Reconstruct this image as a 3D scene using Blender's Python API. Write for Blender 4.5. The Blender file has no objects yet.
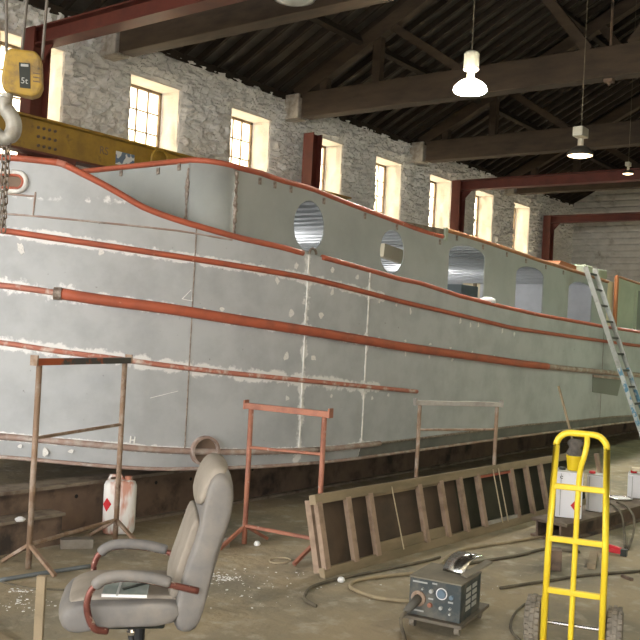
import bpy, math, random
import numpy as np
from mathutils import Matrix, Vector, noise as mnoise
random.seed(7); rng = np.random.default_rng(7)
sc = bpy.context.scene
C = sc.collection
R = math.radians

# ---------------------------------------------------------------- camera
FPX, HEAD, ROLL, HORIZ, EYE = 893.0, R(37.4), 0.052, 330.0, 1.70
PITCH = math.atan((HORIZ - 320) / FPX)
LV_F = Vector((math.cos(HEAD), math.sin(HEAD), 0)); LV_R = Vector((math.sin(HEAD), -math.cos(HEAD), 0))
FW = LV_F * math.cos(PITCH) + Vector((0, 0, math.sin(PITCH)))
UP0 = LV_R.cross(FW)
CX = LV_R * math.cos(ROLL) + UP0 * math.sin(ROLL)
CY = -LV_R * math.sin(ROLL) + UP0 * math.cos(ROLL)
EYEP = Vector((0, 0, EYE))
cd = bpy.data.cameras.new('camera'); cam = bpy.data.objects.new('camera', cd); C.objects.link(cam)
cd.sensor_width = 36; cd.lens = FPX / 640 * 36; cd.clip_start = .05; cd.clip_end = 200
m3 = Matrix((CX, CY, -FW)).transposed(); cam.matrix_world = Matrix.Translation(EYEP) @ m3.to_4x4()
sc.camera = cam

# ---------------------------------------------------------------- world, exposure, large lights
sc.view_settings.view_transform = 'Standard'; sc.view_settings.look = 'None'
sc.view_settings.gamma = 1; sc.view_settings.use_curve_mapping = False
sc.view_settings.exposure = 0.28
SKY = 8.0; LAMP_W = 420.0; LAMP_COL = (1.0, .95, .85); FLASH_W = 250.0; GREEN_COL = (.66, 1.0, .64)
wd = bpy.data.worlds.new('overcast_sky'); sc.world = wd; wd.use_nodes = True
bg = wd.node_tree.nodes['Background']; bg.inputs[0].default_value = (1.0, .985, .96, 1); bg.inputs[1].default_value = SKY
# the photographer's flash gun, just left of the lens
fl = bpy.data.lights.new('camera_flash', 'SPOT'); fl.energy = FLASH_W; fl.color = (1, .98, .96); fl.shadow_soft_size = .03; fl.spot_size = R(75); fl.spot_blend = .6
fo = bpy.data.objects.new('camera_flash', fl); C.objects.link(fo)
fo.matrix_world = Matrix.Translation(EYEP - CX * .09 + CY * .05) @ m3.to_4x4()

def ray(px, py):
    return (FW + CX * ((px - 320) / FPX) + CY * ((320 - py) / FPX))
def on_floor(px, py, z=0.0):
    d = ray(px, py); t = (z - EYE) / d.z
    return EYEP + d * t
def on_y(px, py, Y):
    d = ray(px, py); return EYEP + d * (Y / d.y)
def on_x(px, py, X):
    d = ray(px, py); return EYEP + d * (X / d.x)
def at_depth(px, py, dep):
    return EYEP + ray(px, py) * dep
def to_px(p):
    q = Vector(p) - EYEP; w = q.dot(FW)
    return 320 + FPX * q.dot(CX) / w, 320 - FPX * q.dot(CY) / w

# ---------------------------------------------------------------- materials
MATS = {}
def mat(name, col, rough=.6, metal=0., col2=None, scale=8., lo=.4, hi=.65, bump=0., bscale=30., col3=None, scale3=2., lo3=.55, hi3=.7, stretch=None, detail=5., spec=.35):
    if name in MATS: return MATS[name]
    m = bpy.data.materials.new(name); MATS[name] = m; m.use_nodes = True
    nt = m.node_tree; N = nt.nodes; L = nt.links; b = N['Principled BSDF']
    b.inputs['Base Color'].default_value = (*col, 1); b.inputs['Roughness'].default_value = rough; b.inputs['Metallic'].default_value = metal
    b.inputs['Specular IOR Level'].default_value = spec
    tc = N.new('ShaderNodeTexCoord'); src = tc.outputs['Object']
    if stretch:
        mp = N.new('ShaderNodeMapping'); mp.inputs['Scale'].default_value = stretch; L.new(src, mp.inputs[0]); src = mp.outputs[0]
    last = None
    def layer(c_in, c2, s, l, h):
        n = N.new('ShaderNodeTexNoise'); n.inputs['Scale'].default_value = s; n.inputs['Detail'].default_value = detail; n.inputs['Roughness'].default_value = .6; L.new(src, n.inputs['Vector'])
        mr = N.new('ShaderNodeMapRange'); mr.inputs[1].default_value = l; mr.inputs[2].default_value = h; L.new(n.outputs[0], mr.inputs[0])
        mx = N.new('ShaderNodeMix'); mx.data_type = 'RGBA'; L.new(mr.outputs[0], mx.inputs[0])
        if c_in is None: mx.inputs[6].default_value = (*col, 1)
        else: L.new(c_in, mx.inputs[6])
        mx.inputs[7].default_value = (*c2, 1); return mx.outputs[2]
    if col2: last = layer(None, col2, scale, lo, hi)
    if col3: last = layer(last, col3, scale3, lo3, hi3)
    if last is not None: L.new(last, b.inputs['Base Color'])
    if bump:
        n = N.new('ShaderNodeTexNoise'); n.inputs['Scale'].default_value = bscale; n.inputs['Detail'].default_value = 6; L.new(src, n.inputs['Vector'])
        bp = N.new('ShaderNodeBump'); bp.inputs['Strength'].default_value = bump; bp.inputs['Distance'].default_value = .02
        L.new(n.outputs[0], bp.inputs['Height']); L.new(bp.outputs[0], b.inputs['Normal'])
    return m
def emit(name, col, s):
    m = bpy.data.materials.new(name); MATS[name] = m; m.use_nodes = True
    b = m.node_tree.nodes['Principled BSDF']; b.inputs['Base Color'].default_value = (*col, 1)
    b.inputs['Emission Color'].default_value = (*col, 1); b.inputs['Emission Strength'].default_value = s; return m
def steel_paint(name, base, white):
    """primed plating with filler smeared where the 'filler' attribute says"""
    m = mat(name, base, .55, 0, col2=tuple(c * .80 for c in base), scale=3, lo=.42, hi=.7, bump=.06, bscale=14, col3=tuple(c * .72 for c in base), scale3=1.1, lo3=.6, hi3=.8)
    nt = m.node_tree; N = nt.nodes; L = nt.links; b = N['Principled BSDF']
    old = b.inputs['Base Color'].links[0].from_socket
    at = N.new('ShaderNodeAttribute'); at.attribute_name = 'filler'
    tc = N.new('ShaderNodeTexCoord')
    n = N.new('ShaderNodeTexNoise'); n.inputs['Scale'].default_value = 9; n.inputs['Detail'].default_value = 8; n.inputs['Roughness'].default_value = .7; L.new(tc.outputs['Object'], n.inputs['Vector'])
    ad = N.new('ShaderNodeMath'); ad.operation = 'ADD'; L.new(at.outputs['Fac'], ad.inputs[0]); L.new(n.outputs[0], ad.inputs[1])
    mr = N.new('ShaderNodeMapRange'); mr.inputs[1].default_value = 1.0; mr.inputs[2].default_value = 1.1; L.new(ad.outputs[0], mr.inputs[0])
    mx = N.new('ShaderNodeMix'); mx.data_type = 'RGBA'; L.new(mr.outputs[0], mx.inputs[0]); L.new(old, mx.inputs[6]); mx.inputs[7].default_value = (*white, 1)
    # scattered dark scuffs
    n2 = N.new('ShaderNodeTexNoise'); n2.inputs['Scale'].default_value = 16; n2.inputs['Detail'].default_value = 3; L.new(tc.outputs['Object'], n2.inputs['Vector'])
    mr2 = N.new('ShaderNodeMapRange'); mr2.inputs[1].default_value = .73; mr2.inputs[2].default_value = .8; L.new(n2.outputs[0], mr2.inputs[0])
    mx2 = N.new('ShaderNodeMix'); mx2.data_type = 'RGBA'; L.new(mr2.outputs[0], mx2.inputs[0]); L.new(mx.outputs[2], mx2.inputs[6]); mx2.inputs[7].default_value = (.13, .12, .11, 1)
    L.new(mx2.outputs[2], b.inputs['Base Color'])
    return m

M_HULL = steel_paint('hull_primer', (.425, .44, .45), (.72, .72, .71))
M_BOTSTRIP = mat('dark_bottom_strip', (.13, .135, .125), .6, 0, col2=(.18, .18, .165), scale=4)  # darker grey strip along the after part of the hull bottom
M_CABIN = mat('cabin_primer', (.37, .39, .375), .55, 0, col2=(.32, .34, .325), scale=2.5, lo=.4, hi=.7, bump=.05, bscale=12, col3=(.27, .275, .235), scale3=1.3, lo3=.62, hi3=.8)
M_RED = mat('red_oxide', (.42, .105, .055), .5, 0, col2=(.30, .085, .05), scale=6, lo=.45, hi=.7, bump=.1, bscale=20, col3=(.50, .28, .20), scale3=14, lo3=.66, hi3=.74)
M_REDPALE = mat('red_oxide_scraped', (.43, .16, .11), .6, 0, col2=(.62, .52, .46), scale=11, lo=.5, hi=.68, bump=.1, bscale=20)
M_CHINE = mat('chine_rust', (.34, .24, .20), .6, .1, col2=(.46, .40, .36), scale=8, lo=.45, hi=.65, col3=(.16, .11, .09), scale3=5, lo3=.58, hi3=.7)
M_WELD = mat('weld_bead', (.20, .15, .12), .5, .4, col2=(.36, .31, .27), scale=30, bump=.4, bscale=60)
M_FILL = mat('white_filler', (.74, .73, .70), .8, 0, col2=(.45, .45, .44), scale=12, lo=.5, hi=.68, bump=.3, bscale=40)
M_RUSTY = mat('rusty_steel', (.165, .115, .085), .75, .1, col2=(.22, .155, .11), scale=5, lo=.4, hi=.7, bump=.15, bscale=25, col3=(.05, .04, .035), scale3=3, lo3=.5, hi3=.68)
M_RUSTEDGE = mat('worn_flange', (.26, .22, .17), .7, .2, col2=(.14, .10, .075), scale=7, lo=.45, hi=.65, bump=.1)
M_STONE = mat('whitewashed_stone', (.70, .69, .67), .9, 0, col2=(.62, .61, .59), scale=5, lo=.4, hi=.7, bump=.5, bscale=26, col3=(.46, .45, .43), scale3=3, lo3=.6, hi3=.78)
M_REVEAL = mat('painted_reveal', (.74, .70, .645), .85, 0, col2=(.64, .60, .545), scale=5, lo=.45, hi=.7, bump=.3, bscale=20)
M_BRICK = mat('painted_brick', (.58, .57, .54), .85, 0, col2=(.50, .49, .46), scale=4, bump=.2, bscale=20, col3=(.30, .27, .23), scale3=2, lo3=.6, hi3=.75)
M_TIMBER = mat('old_timber', (.062, .043, .028), .75, 0, col2=(.036, .025, .017), scale=6, lo=.4, hi=.65, bump=.25, bscale=14, stretch=(1, .25, 1))
M_LIMED = mat('limewashed_timber', (.50, .46, .40), .85, 0, col2=(.30, .26, .21), scale=8, lo=.45, hi=.65, bump=.2)
M_RAFTER = mat('dark_rafter', (.032, .022, .015), .8, 0, col2=(.021, .015, .01), scale=6, bump=.2)
M_ROOF = mat('roof_sheet', (.10, .092, .08), .30, .35, col2=(.05, .043, .036), scale=2, lo=.4, hi=.7, bump=.1, bscale=10, col3=(.11, .10, .085), scale3=1.2, lo3=.58, hi3=.75)
M_IRED = mat('red_steelwork', (.125, .032, .022), .5, .1, col2=(.085, .024, .018), scale=3, lo=.4, hi=.7)
M_CRANE = mat('crane_yellow', (.34, .205, .028), .5, 0, col2=(.23, .135, .025), scale=3, lo=.42, hi=.66, bump=.05, col3=(.14, .08, .03), scale3=5, lo3=.62, hi3=.75)
M_HOOKY = mat('hook_yellow', (.42, .27, .05), .5, 0, col2=(.24, .16, .06), scale=9, lo=.42, hi=.6, col3=(.11, .08, .05), scale3=14, lo3=.6, hi3=.7)
M_BLACK = mat('black_rubber', (.02, .02, .02), .6)
M_DKPLATE = mat('dark_plate', (.03, .035, .03), .4)
M_ROPE = mat('wire_rope', (.16, .14, .12), .6, .4)
M_CHAIN = mat('chain_steel', (.22, .19, .16), .5, .6, col2=(.14, .10, .07), scale=20)
M_HOOK = mat('hook_steel', (.42, .41, .37), .5, .3, col2=(.28, .25, .20), scale=8)
M_WHITE = mat('white_paint', (.80, .80, .80), .5)
M_TIN = mat('white_tin', (.80, .80, .83), .4, 0, col2=(.66, .64, .66), scale=9, lo=.58, hi=.72, spec=.4)
M_CAN = mat('stained_plastic', (.72, .70, .67), .5, 0, col2=(.52, .26, .19), scale=5.5, lo=.45, hi=.52, stretch=(1, 1, .25), detail=4)
M_REDDIA = mat('hazard_red', (.60, .03, .04), .5)
M_YEL = mat('trolley_yellow', (.86, .66, .04), .35, 0, col2=(.80, .58, .03), scale=5, spec=.5)
M_TUB = mat('yellow_plastic', (.80, .58, .02), .4)
M_TYRE = mat('dusty_tyre', (.26, .23, .185), .9, 0, col2=(.17, .15, .12), scale=14, bump=.2)
M_CHROME = mat('bright_axle', (.75, .75, .76), .2, 1)
M_GREYRAG = mat('grey_rag', (.17, .15, .13), .9, 0, col2=(.10, .09, .08), scale=14, bump=.4)
M_WOOD = mat('weathered_pine', (.30, .235, .15), .8, 0, col2=(.20, .16, .10), scale=5, lo=.42, hi=.65, bump=.2, bscale=18, stretch=(.3, 1, 1))
M_RUNG = mat('pink_brown_rung', (.36, .26, .19), .75, 0, col2=(.24, .17, .12), scale=9, lo=.45, hi=.66, bump=.15)
M_PLY = mat('dark_plywood', (.105, .075, .05), .8, 0, col2=(.075, .055, .04), scale=4, bump=.1)
M_PLYG = mat('green_black_plywood', (.05, .047, .03), .85, 0, col2=(.035, .035, .022), scale=4, bump=.1)  # near-black green tone for the right-hand bays of the frame
M_STRING = mat('pale_cord', (.45, .38, .26), .8)
M_STANDR = mat('stand_red', (.40, .17, .11), .6, .1, col2=(.30, .13, .09), scale=10, lo=.45, hi=.62, col3=(.55, .47, .42), scale3=16, lo3=.64, hi3=.72)
M_STANDB = mat('stand_rust', (.27, .18, .12), .65, .15, col2=(.38, .30, .24), scale=11, lo=.45, hi=.65, col3=(.16, .10, .07), scale3=8, lo3=.6, hi3=.7)
M_STANDG = mat('stand_grey', (.40, .38, .34), .6, .2, col2=(.30, .27, .24), scale=9)
M_STANDD = mat('stand_dark_bar', (.09, .085, .08), .5, .3, col2=(.40, .10, .04), scale=2.2, lo=.52, hi=.56, stretch=(1, 1, 1))
M_LEATH = mat('dusty_grey_leather', (.165, .157, .15), .6, 0, col2=(.23, .21, .185), scale=6, lo=.42, hi=.66, bump=.08, bscale=20, col3=(.12, .115, .11), scale3=3, lo3=.6, hi3=.8)
M_DUST = mat('tan_dusty_leather', (.29, .255, .21), .85, 0, col2=(.235, .205, .17), scale=7, lo=.42, hi=.66, bump=.08, bscale=22)
M_ARM = mat('chipped_arm_tube', (.17, .06, .045), .35, .3, col2=(.55, .45, .36), scale=22, lo=.54, hi=.60, col3=(.09, .03, .025), scale3=10, lo3=.58, hi3=.66)
M_ALU = mat('aluminium', (.36, .37, .35), .45, .5, col2=(.25, .26, .24), scale=10, lo=.5, hi=.7)
M_ALUBLUE = mat('blue_spattered_aluminium', (.10, .22, .32), .5, .2, col2=(.45, .48, .48), scale=9, lo=.47, hi=.55)
M_WELDER = mat('welder_blue', (.055, .068, .072), .6, .1, col2=(.14, .135, .115), scale=8, lo=.45, hi=.65)
M_WELDTOP = mat('dusty_lid', (.24, .215, .165), .9, 0, col2=(.18, .165, .13), scale=6)
M_DIAL = mat('dial_grey', (.42, .43, .42), .5)
M_DIALB = mat('dial_blue', (.14, .20, .26), .4)
M_SHINY = mat('polished_sheet', (.62, .63, .60), .22, 1, col2=(.42, .42, .40), scale=6)
M_HOSE = mat('yellowed_hose', (.36, .29, .18), .7, 0, col2=(.27, .22, .14), scale=9)
M_HOSED = mat('dark_cable', (.11, .095, .07), .8, 0, col2=(.17, .145, .10), scale=9)
M_CHALK = mat('chalk', (.80, .80, .78), .9)
M_FLOOR = mat('dusty_concrete', (.37, .305, .20), .85, 0, col2=(.235, .21, .155), scale=1.3, lo=.40, hi=.62, bump=.6, bscale=14, col3=(.45, .40, .31), scale3=6, lo3=.53, hi3=.70, detail=10)
M_INNER = mat('galvanised_deck', (.52, .53, .55), .7, .0, col2=(.46, .47, .49), scale=5)
M_DECKU = mat('dark_roof_underside', (.09, .095, .11), .7)  # deck coloured dark so gaps between ribs read as shaded grooves
M_CREAM = mat('cream_light_stand_in', (.66, .58, .42), .7)
M_PALEG = mat('pale_green_steel', (.42, .47, .36), .6, 0, col2=(.36, .40, .31), scale=6)
M_ORANGE = mat('orange_board', (.38, .15, .06), .6)
M_GLASSF = mat('lamp_glass_off', (.75, .80, .76), .2)
M_LAMPG = mat('lamp_housing', (.45, .44, .38), .5, .2)
M_SIGN = mat('sticker_blue_white', (.66, .68, .68), .5, 0, col2=(.12, .17, .25), scale=7, lo=.5, hi=.53, detail=1)
M_FRAME = mat('old_window_frame', (.30, .23, .15), .7, 0, col2=(.20, .15, .10), scale=8)
M_BULB = emit('lit_bulb', (1.0, .90, .66), 30)
M_GLOW = emit('glowing_refractor', (1.0, .91, .70), 200)
M_BULB2 = emit('dim_bulb', (1.0, .72, .42), 7)
M_DARKV = mat('dark_door', (.05, .045, .045), .7)  # near-black leaf filling the gable doorway
def pane_mat():
    m = bpy.data.materials.new('dusty_pane'); m.use_nodes = True; nt = m.node_tree; N = nt.nodes; L = nt.links
    N.remove(N['Principled BSDF']); o = N['Material Output']
    t = N.new('ShaderNodeBsdfTransparent'); t.inputs[0].default_value = (.95, .90, .80, 1)
    d = N.new('ShaderNodeBsdfTranslucent'); d.inputs[0].default_value = (.85, .76, .60, 1)
    tc = N.new('ShaderNodeTexCoord'); n = N.new('ShaderNodeTexNoise'); n.inputs['Scale'].default_value = 2.2; L.new(tc.outputs['Object'], n.inputs['Vector'])
    mr = N.new('ShaderNodeMapRange'); mr.inputs[1].default_value = .35; mr.inputs[2].default_value = .6; mr.inputs[3].default_value = .25; mr.inputs[4].default_value = .8; L.new(n.outputs[0], mr.inputs[0])
    mx = N.new('ShaderNodeMixShader'); L.new(mr.outputs[0], mx.inputs[0]); L.new(t.outputs[0], mx.inputs[1]); L.new(d.outputs[0], mx.inputs[2]); L.new(mx.outputs[0], o.inputs[0])
    return m
M_PANE = pane_mat()

# ---------------------------------------------------------------- builders
ROOTM = {}
def thing(name, label, cat, loc=(0, 0, 0), rz=0., group=None, rot=None):
    o = bpy.data.objects.new(name, None); C.objects.link(o); o.empty_display_size = .1
    o.location = loc; o.rotation_euler = rot if rot else (0, 0, rz)
    o['label'] = label; o['category'] = cat
    if group: o['group'] = group
    ROOTM[o] = Matrix.LocRotScale(Vector(loc), o.rotation_euler, None)
    return o
def tag(o, label=None, cat=None, group=None, kind=None):
    if label: o['label'] = label
    if cat: o['category'] = cat
    if group: o['group'] = group
    if kind: o['kind'] = kind
    return o
class MB:
    def __init__(s): s.v = []; s.f = []
    def add(s, vs, fs):
        k = len(s.v); s.v += [tuple(p) for p in vs]; s.f += [tuple(i + k for i in q) for q in fs]; return s
    def box(s, c, size, rot=None):
        c = Vector(c); h = [a / 2 for a in size]; vs = []
        for dx, dy, dz in ((-1, -1, -1), (1, -1, -1), (1, 1, -1), (-1, 1, -1), (-1, -1, 1), (1, -1, 1), (1, 1, 1), (-1, 1, 1)):
            p = Vector((dx * h[0], dy * h[1], dz * h[2]))
            if rot is not None: p = rot @ p
            vs.append(c + p)
        return s.add(vs, [(0, 3, 2, 1), (4, 5, 6, 7), (0, 1, 5, 4), (1, 2, 6, 5), (2, 3, 7, 6), (3, 0, 4, 7)])
    def bar(s, p0, p1, w, h, up=(0, 0, 1)):
        p0 = Vector(p0); p1 = Vector(p1); d = (p1 - p0); L = d.length; d.normalize()
        x = d.cross(Vector(up))
        if x.length < 1e-4: x = d.cross(Vector((1, 0, 0)))
        x.normalize(); u = x.cross(d)
        rot = Matrix((x, d, u)).transposed()
        return s.box((p0 + p1) / 2, (w, L, h), rot)
    def tube(s, pts, r, n=8, closed=False, cap=True):
        pts = [Vector(p) for p in pts]; m = len(pts)
        rs = r if isinstance(r, (list, tuple)) else [r] * m
        ref = None; vs = []
        for i, p in enumerate(pts):
            a = pts[i - 1] if (i > 0 or closed) else p; b = pts[(i + 1) % m] if (i < m - 1 or closed) else p
            t = (b - a).normalized()
            if ref is None:
                ref = Vector((0, 0, 1)) if abs(t.z) < .9 else Vector((1, 0, 0))
            ref = (ref - t * ref.dot(t)).normalized(); q = t.cross(ref)
            for k in range(n):
                th = 2 * math.pi * k / n
                vs.append(p + (ref * math.cos(th) + q * math.sin(th)) * rs[i])
        fs = []
        for i in range(m if closed else m - 1):
            j = (i + 1) % m
            for k in range(n):
                l = (k + 1) % n; fs.append((i * n + k, i * n + l, j * n + l, j * n + k))
        if cap and not closed:
            fs.append(tuple(range(n))[::-1]); fs.append(tuple((m - 1) * n + k for k in range(n)))
        return s.add(vs, fs)
    def prism(s, poly, vec):
        n = len(poly); vec = Vector(vec); poly = [Vector(p) for p in poly]
        vs = poly + [p + vec for p in poly]
        fs = [tuple(range(n)), tuple(range(2 * n - 1, n - 1, -1))] + [(i, i + n, (i + 1) % n + n, (i + 1) % n) for i in range(n)]
        return s.add(vs, fs)
    def lathe(s, c, axis, prof, n=16, caps=True):
        c = Vector(c); ax = Vector(axis).normalized(); a = ax.cross(Vector((0, 0, 1)))
        if a.length < 1e-3: a = Vector((1, 0, 0))
        a.normalize(); b = ax.cross(a); vs = []
        for r, h in prof:
            for k in range(n):
                th = 2 * math.pi * k / n; vs.append(c + ax * h + (a * math.cos(th) + b * math.sin(th)) * r)
        fs = [(i * n + k, i * n + (k + 1) % n, (i + 1) * n + (k + 1) % n, (i + 1) * n + k) for i in range(len(prof) - 1) for k in range(n)]
        if caps: fs += [tuple(range(n))[::-1], tuple((len(prof) - 1) * n + k for k in range(n))]
        return s.add(vs, fs)
    def puff(s, prof, hw, inset=.06, k=6):
        """profile in local x,z swept across local y with rounded flanks"""
        cx = sum(p[0] for p in prof) / len(prof); cz = sum(p[1] for p in prof) / len(prof); n = len(prof); vs = []
        ts = [math.sin(math.pi / 2 * q / k) for q in range(-k, k + 1)]
        for t in ts:
            e = inset * (1 - math.sqrt(max(0, 1 - abs(t) ** 3)))
            for x, z in prof:
                d = math.hypot(x - cx, z - cz); g = max(.02, 1 - e / max(d, .001))
                vs.append((cx + (x - cx) * g, hw * t, cz + (z - cz) * g))
        m = len(ts)
        fs = [(i * n + j, i * n + (j + 1) % n, (i + 1) * n + (j + 1) % n, (i + 1) * n + j) for i in range(m - 1) for j in range(n)]
        fs += [tuple(range(n))[::-1], tuple((m - 1) * n + j for j in range(n))]
        return s.add(vs, fs)
    def build(s, name, m, parent=None, smooth=False, bev=0., world=True, sub=0, fix=True):
        me = bpy.data.meshes.new(name)
        vs = s.v
        root = parent
        while root is not None and root.parent is not None: root = root.parent
        if world and root in ROOTM:
            inv = ROOTM[root].inverted(); vs = [tuple(inv @ Vector(p)) for p in vs]
        me.from_pydata(vs, [], s.f); me.update()
        if fix:
            import bmesh
            bm = bmesh.new(); bm.from_mesh(me); bmesh.ops.recalc_face_normals(bm, faces=bm.faces); bm.to_mesh(me); bm.free()
        me.materials.append(m if not isinstance(m, str) else MATS[m])
        o = bpy.data.objects.new(name, me); C.objects.link(o)
        if parent is not None: o.parent = parent
        if bev:
            b = o.modifiers.new('bevel', 'BEVEL'); b.width = bev; b.segments = 2; b.limit_method = 'ANGLE'
        if sub:
            b = o.modifiers.new('sub', 'SUBSURF'); b.levels = sub; b.render_levels = sub
        if smooth:
            me.polygons.foreach_set('use_smooth', [True] * len(me.polygons))
        return o
def piece(name, me_obj, parent, loc, rot=(0, 0, 0), scale=(1, 1, 1)):
    o = bpy.data.objects.new(name, me_obj); C.objects.link(o); o.parent = parent
    o.location = loc; o.rotation_euler = rot; o.scale = scale; return o
def mesh_of(mb, m, name):
    me = bpy.data.meshes.new(name); me.from_pydata(mb.v, [], mb.f); me.update(); me.materials.append(m); return me
def catmull(P, n=12):
    P = [np.array(p, float) for p in P]; Q = [2 * P[0] - P[1]] + P + [2 * P[-1] - P[-2]]; out = []
    for i in range(1, len(Q) - 2):
        for k in range(n):
            t = k / n; a, b, c, d = Q[i - 1], Q[i], Q[i + 1], Q[i + 2]
            out.append(.5 * ((2 * b) + (-a + c) * t + (2 * a - 5 * b + 4 * c - d) * t * t + (-a + 3 * b - 3 * c + d) * t ** 3))
    out.append(Q[-2]); return out
def text_mesh(body, size, ext=.001):
    cu = bpy.data.curves.new('lettering', 'FONT'); cu.body = body; cu.size = size; cu.extrude = ext; cu.align_x = 'CENTER'; cu.align_y = 'CENTER'; cu.resolution_u = 3
    o = bpy.data.objects.new('lettering', cu); C.objects.link(o)
    dg = bpy.context.evaluated_depsgraph_get(); me = bpy.data.meshes.new_from_object(o.evaluated_get(dg))
    bpy.data.objects.remove(o); return me

# ================================================================= THE SHED
YW, EAVE, YN, XL, XR = 12.0, 6.45, -1.6, -8.0, 29.7
YR = (YW + YN) / 2; SLOPE = .52; RIDGE = EAVE + SLOPE * (YW - YR)
roofz = lambda y: EAVE + SLOPE * ((YW - y) if y > YR else (y - YN))

fl_ = MB(); fl_.add([(-16, -5, 0), (34, -5, 0), (34, 16, 0), (-16, 16, 0), (-16, -5, -.2), (34, -5, -.2), (34, 16, -.2), (-16, 16, -.2)],
    [(0, 1, 2, 3), (7, 6, 5, 4), (0, 4, 5, 1), (1, 5, 6, 2), (2, 6, 7, 3), (3, 7, 4, 0)])
floor = tag(fl_.build('floor', M_FLOOR), 'dusty tan concrete shed floor', kind='structure')

# ---- windows of the far wall
WIN_PX = [(11, 69), (130, 176), (228, 265), (303, 336), (372, 398), (427, 448), (472, 492), (513, 530)]
WX0 = [10.02 + 2.515 * (i - 1) for i in range(-3, 8)]
WWID, WZ0, WZ1, WDEP = 1.12, 3.55, 5.9, .5
def worley(u, v, cu, cv, seed):
    gu = np.floor(u / cu).astype(int); gv = np.floor(v / cv).astype(int); f1 = np.full(u.shape, 9.); f2 = f1.copy(); cid = np.zeros(u.shape)
    for a in (-1, 0, 1):
        for b in (-1, 0, 1):
            iu = gu + a; iv = gv + b
            h = np.sin(iu * 127.1 + iv * 311.7 + seed) * 43758.5453; h2 = np.sin(iu * 269.5 + iv * 183.3 + seed) * 43758.5453
            h -= np.floor(h); h2 -= np.floor(h2)
            d = np.hypot((iu + .15 + .7 * h) - u / cu, (iv + .15 + .7 * h2) - v / cv)
            new = d < f1; f2 = np.where(new, f1, np.minimum(f2, d)); cid = np.where(new, h, cid); f1 = np.minimum(f1, d)
    return f1, f2, cid
def vnoise(u, v, s):
    def hsh(a, b): q = np.sin(a * 12.9898 + b * 78.233 + s * 3.1) * 43758.5453; return q - np.floor(q)
    a = np.floor(u); b = np.floor(v); fu = u - a; fv = v - b; fu = fu * fu * (3 - 2 * fu); fv = fv * fv * (3 - 2 * fv)
    return (hsh(a, b) * (1 - fu) + hsh(a + 1, b) * fu) * (1 - fv) + (hsh(a, b + 1) * (1 - fu) + hsh(a + 1, b + 1) * fu) * fv
def relief_wall(name, us, vs, holes, hfun, place, m):
    us = np.array(sorted(set(np.round(us, 4)))); vs = np.array(sorted(set(np.round(vs, 4))))
    U, V = np.meshgrid(us, vs, indexing='ij'); H = hfun(U, V)
    for (a, b, c, d) in holes:
        dd = np.hypot(np.maximum(np.maximum(a - U, U - b), 0), np.maximum(np.maximum(c - V, V - d), 0)); H = H * np.clip(dd / .16, 0, 1) ** .7
    pts = place(U, V, H).reshape(-1, 3); nv = len(vs)
    I, J = np.meshgrid(np.arange(len(us) - 1), np.arange(nv - 1), indexing='ij')
    uc = (us[:-1] + us[1:]) / 2; vc = (vs[:-1] + vs[1:]) / 2; keep = np.ones(I.shape, bool)
    for (a, b, c, d) in holes:
        keep &= ~(((uc > a) & (uc < b))[:, None] & ((vc > c) & (vc < d))[None, :])
    I = I[keep]; J = J[keep]; k = I * nv + J
    F = np.stack([k, k + nv, k + nv + 1, k + 1], 1)
    me = bpy.data.meshes.new(name); me.from_pydata(pts.tolist(), [], F.tolist()); me.update(); me.materials.append(m)
    o = bpy.data.objects.new(name, me); C.objects.link(o); return o
def rubble(U, V):
    w = .10 * vnoise(U * 3, V * 3, 1); w2 = .08 * vnoise(U * 3 + 9, V * 4, 2)
    f1, f2, cid = worley(U + w, V + w2, .34, .19, 3.)
    e = np.clip((f2 - f1) / .30, 0, 1); g1, g2, c2 = worley(U - w2, V + w, .17, .11, 8.); e2 = np.clip((g2 - g1) / .4, 0, 1)
    rid = 1 - np.abs(2 * vnoise(U * 4.6 + V * 1.6 + w * 6, V * 9 - U * .8, 11) - 1); rid2 = 1 - np.abs(2 * vnoise(U * 10 + 3, V * 17 + U * 2, 12) - 1)
    return .045 * e * (.4 + .8 * cid) + .022 * e2 * c2 + .075 * rid ** 3 + .035 * rid2 ** 2 + .03 * vnoise(U * 16, V * 20, 6)
holes = [(x, x + WWID, WZ0, WZ1) for x in WX0]
us = list(np.arange(XL, XR + .01, .25)) + list(np.arange(6.4, 20, .03)) + list(np.arange(20, XR, .045)); vs = list(np.arange(0, 2.9, .3)) + list(np.arange(2.9, EAVE, .028)) + [EAVE]
for h in holes: us += [h[0], h[1]]; vs += [h[2], h[3]]
wall_back = tag(relief_wall('wall_back', us, vs, holes, rubble, lambda U, V, H: np.stack([U, YW - H, V], -1), M_STONE), 'whitewashed rough rubble stone side wall with a row of deep windows', kind='structure')
o = MB().box(((XL + XR) / 2, YW + .6, WZ0 / 2), (XR - XL, .2, WZ0)).build('wall_core', M_STONE, wall_back)
o = MB().box(((XL + XR) / 2, YW + .6, (WZ1 + EAVE + .4) / 2), (XR - XL, .2, EAVE + .4 - WZ1)).build('wall_core', M_STONE, wall_back)
NC, NR = 4, 6
pw, ph = (WWID - .08) / NC, (WZ1 - WZ0 - .08) / NR
pane_me = mesh_of(MB().box((0, 0, 0), (pw - .018, .006, ph - .018)), M_PANE, 'pane')
hb_me = mesh_of(MB().box((0, 0, 0), (WWID, .03, .022)), M_FRAME, 'glazing_bar')
vb_me = mesh_of(MB().box((0, 0, 0), (.022, .034, WZ1 - WZ0)), M_FRAME, 'glazing_bar')
rv = M_REVEAL
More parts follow.
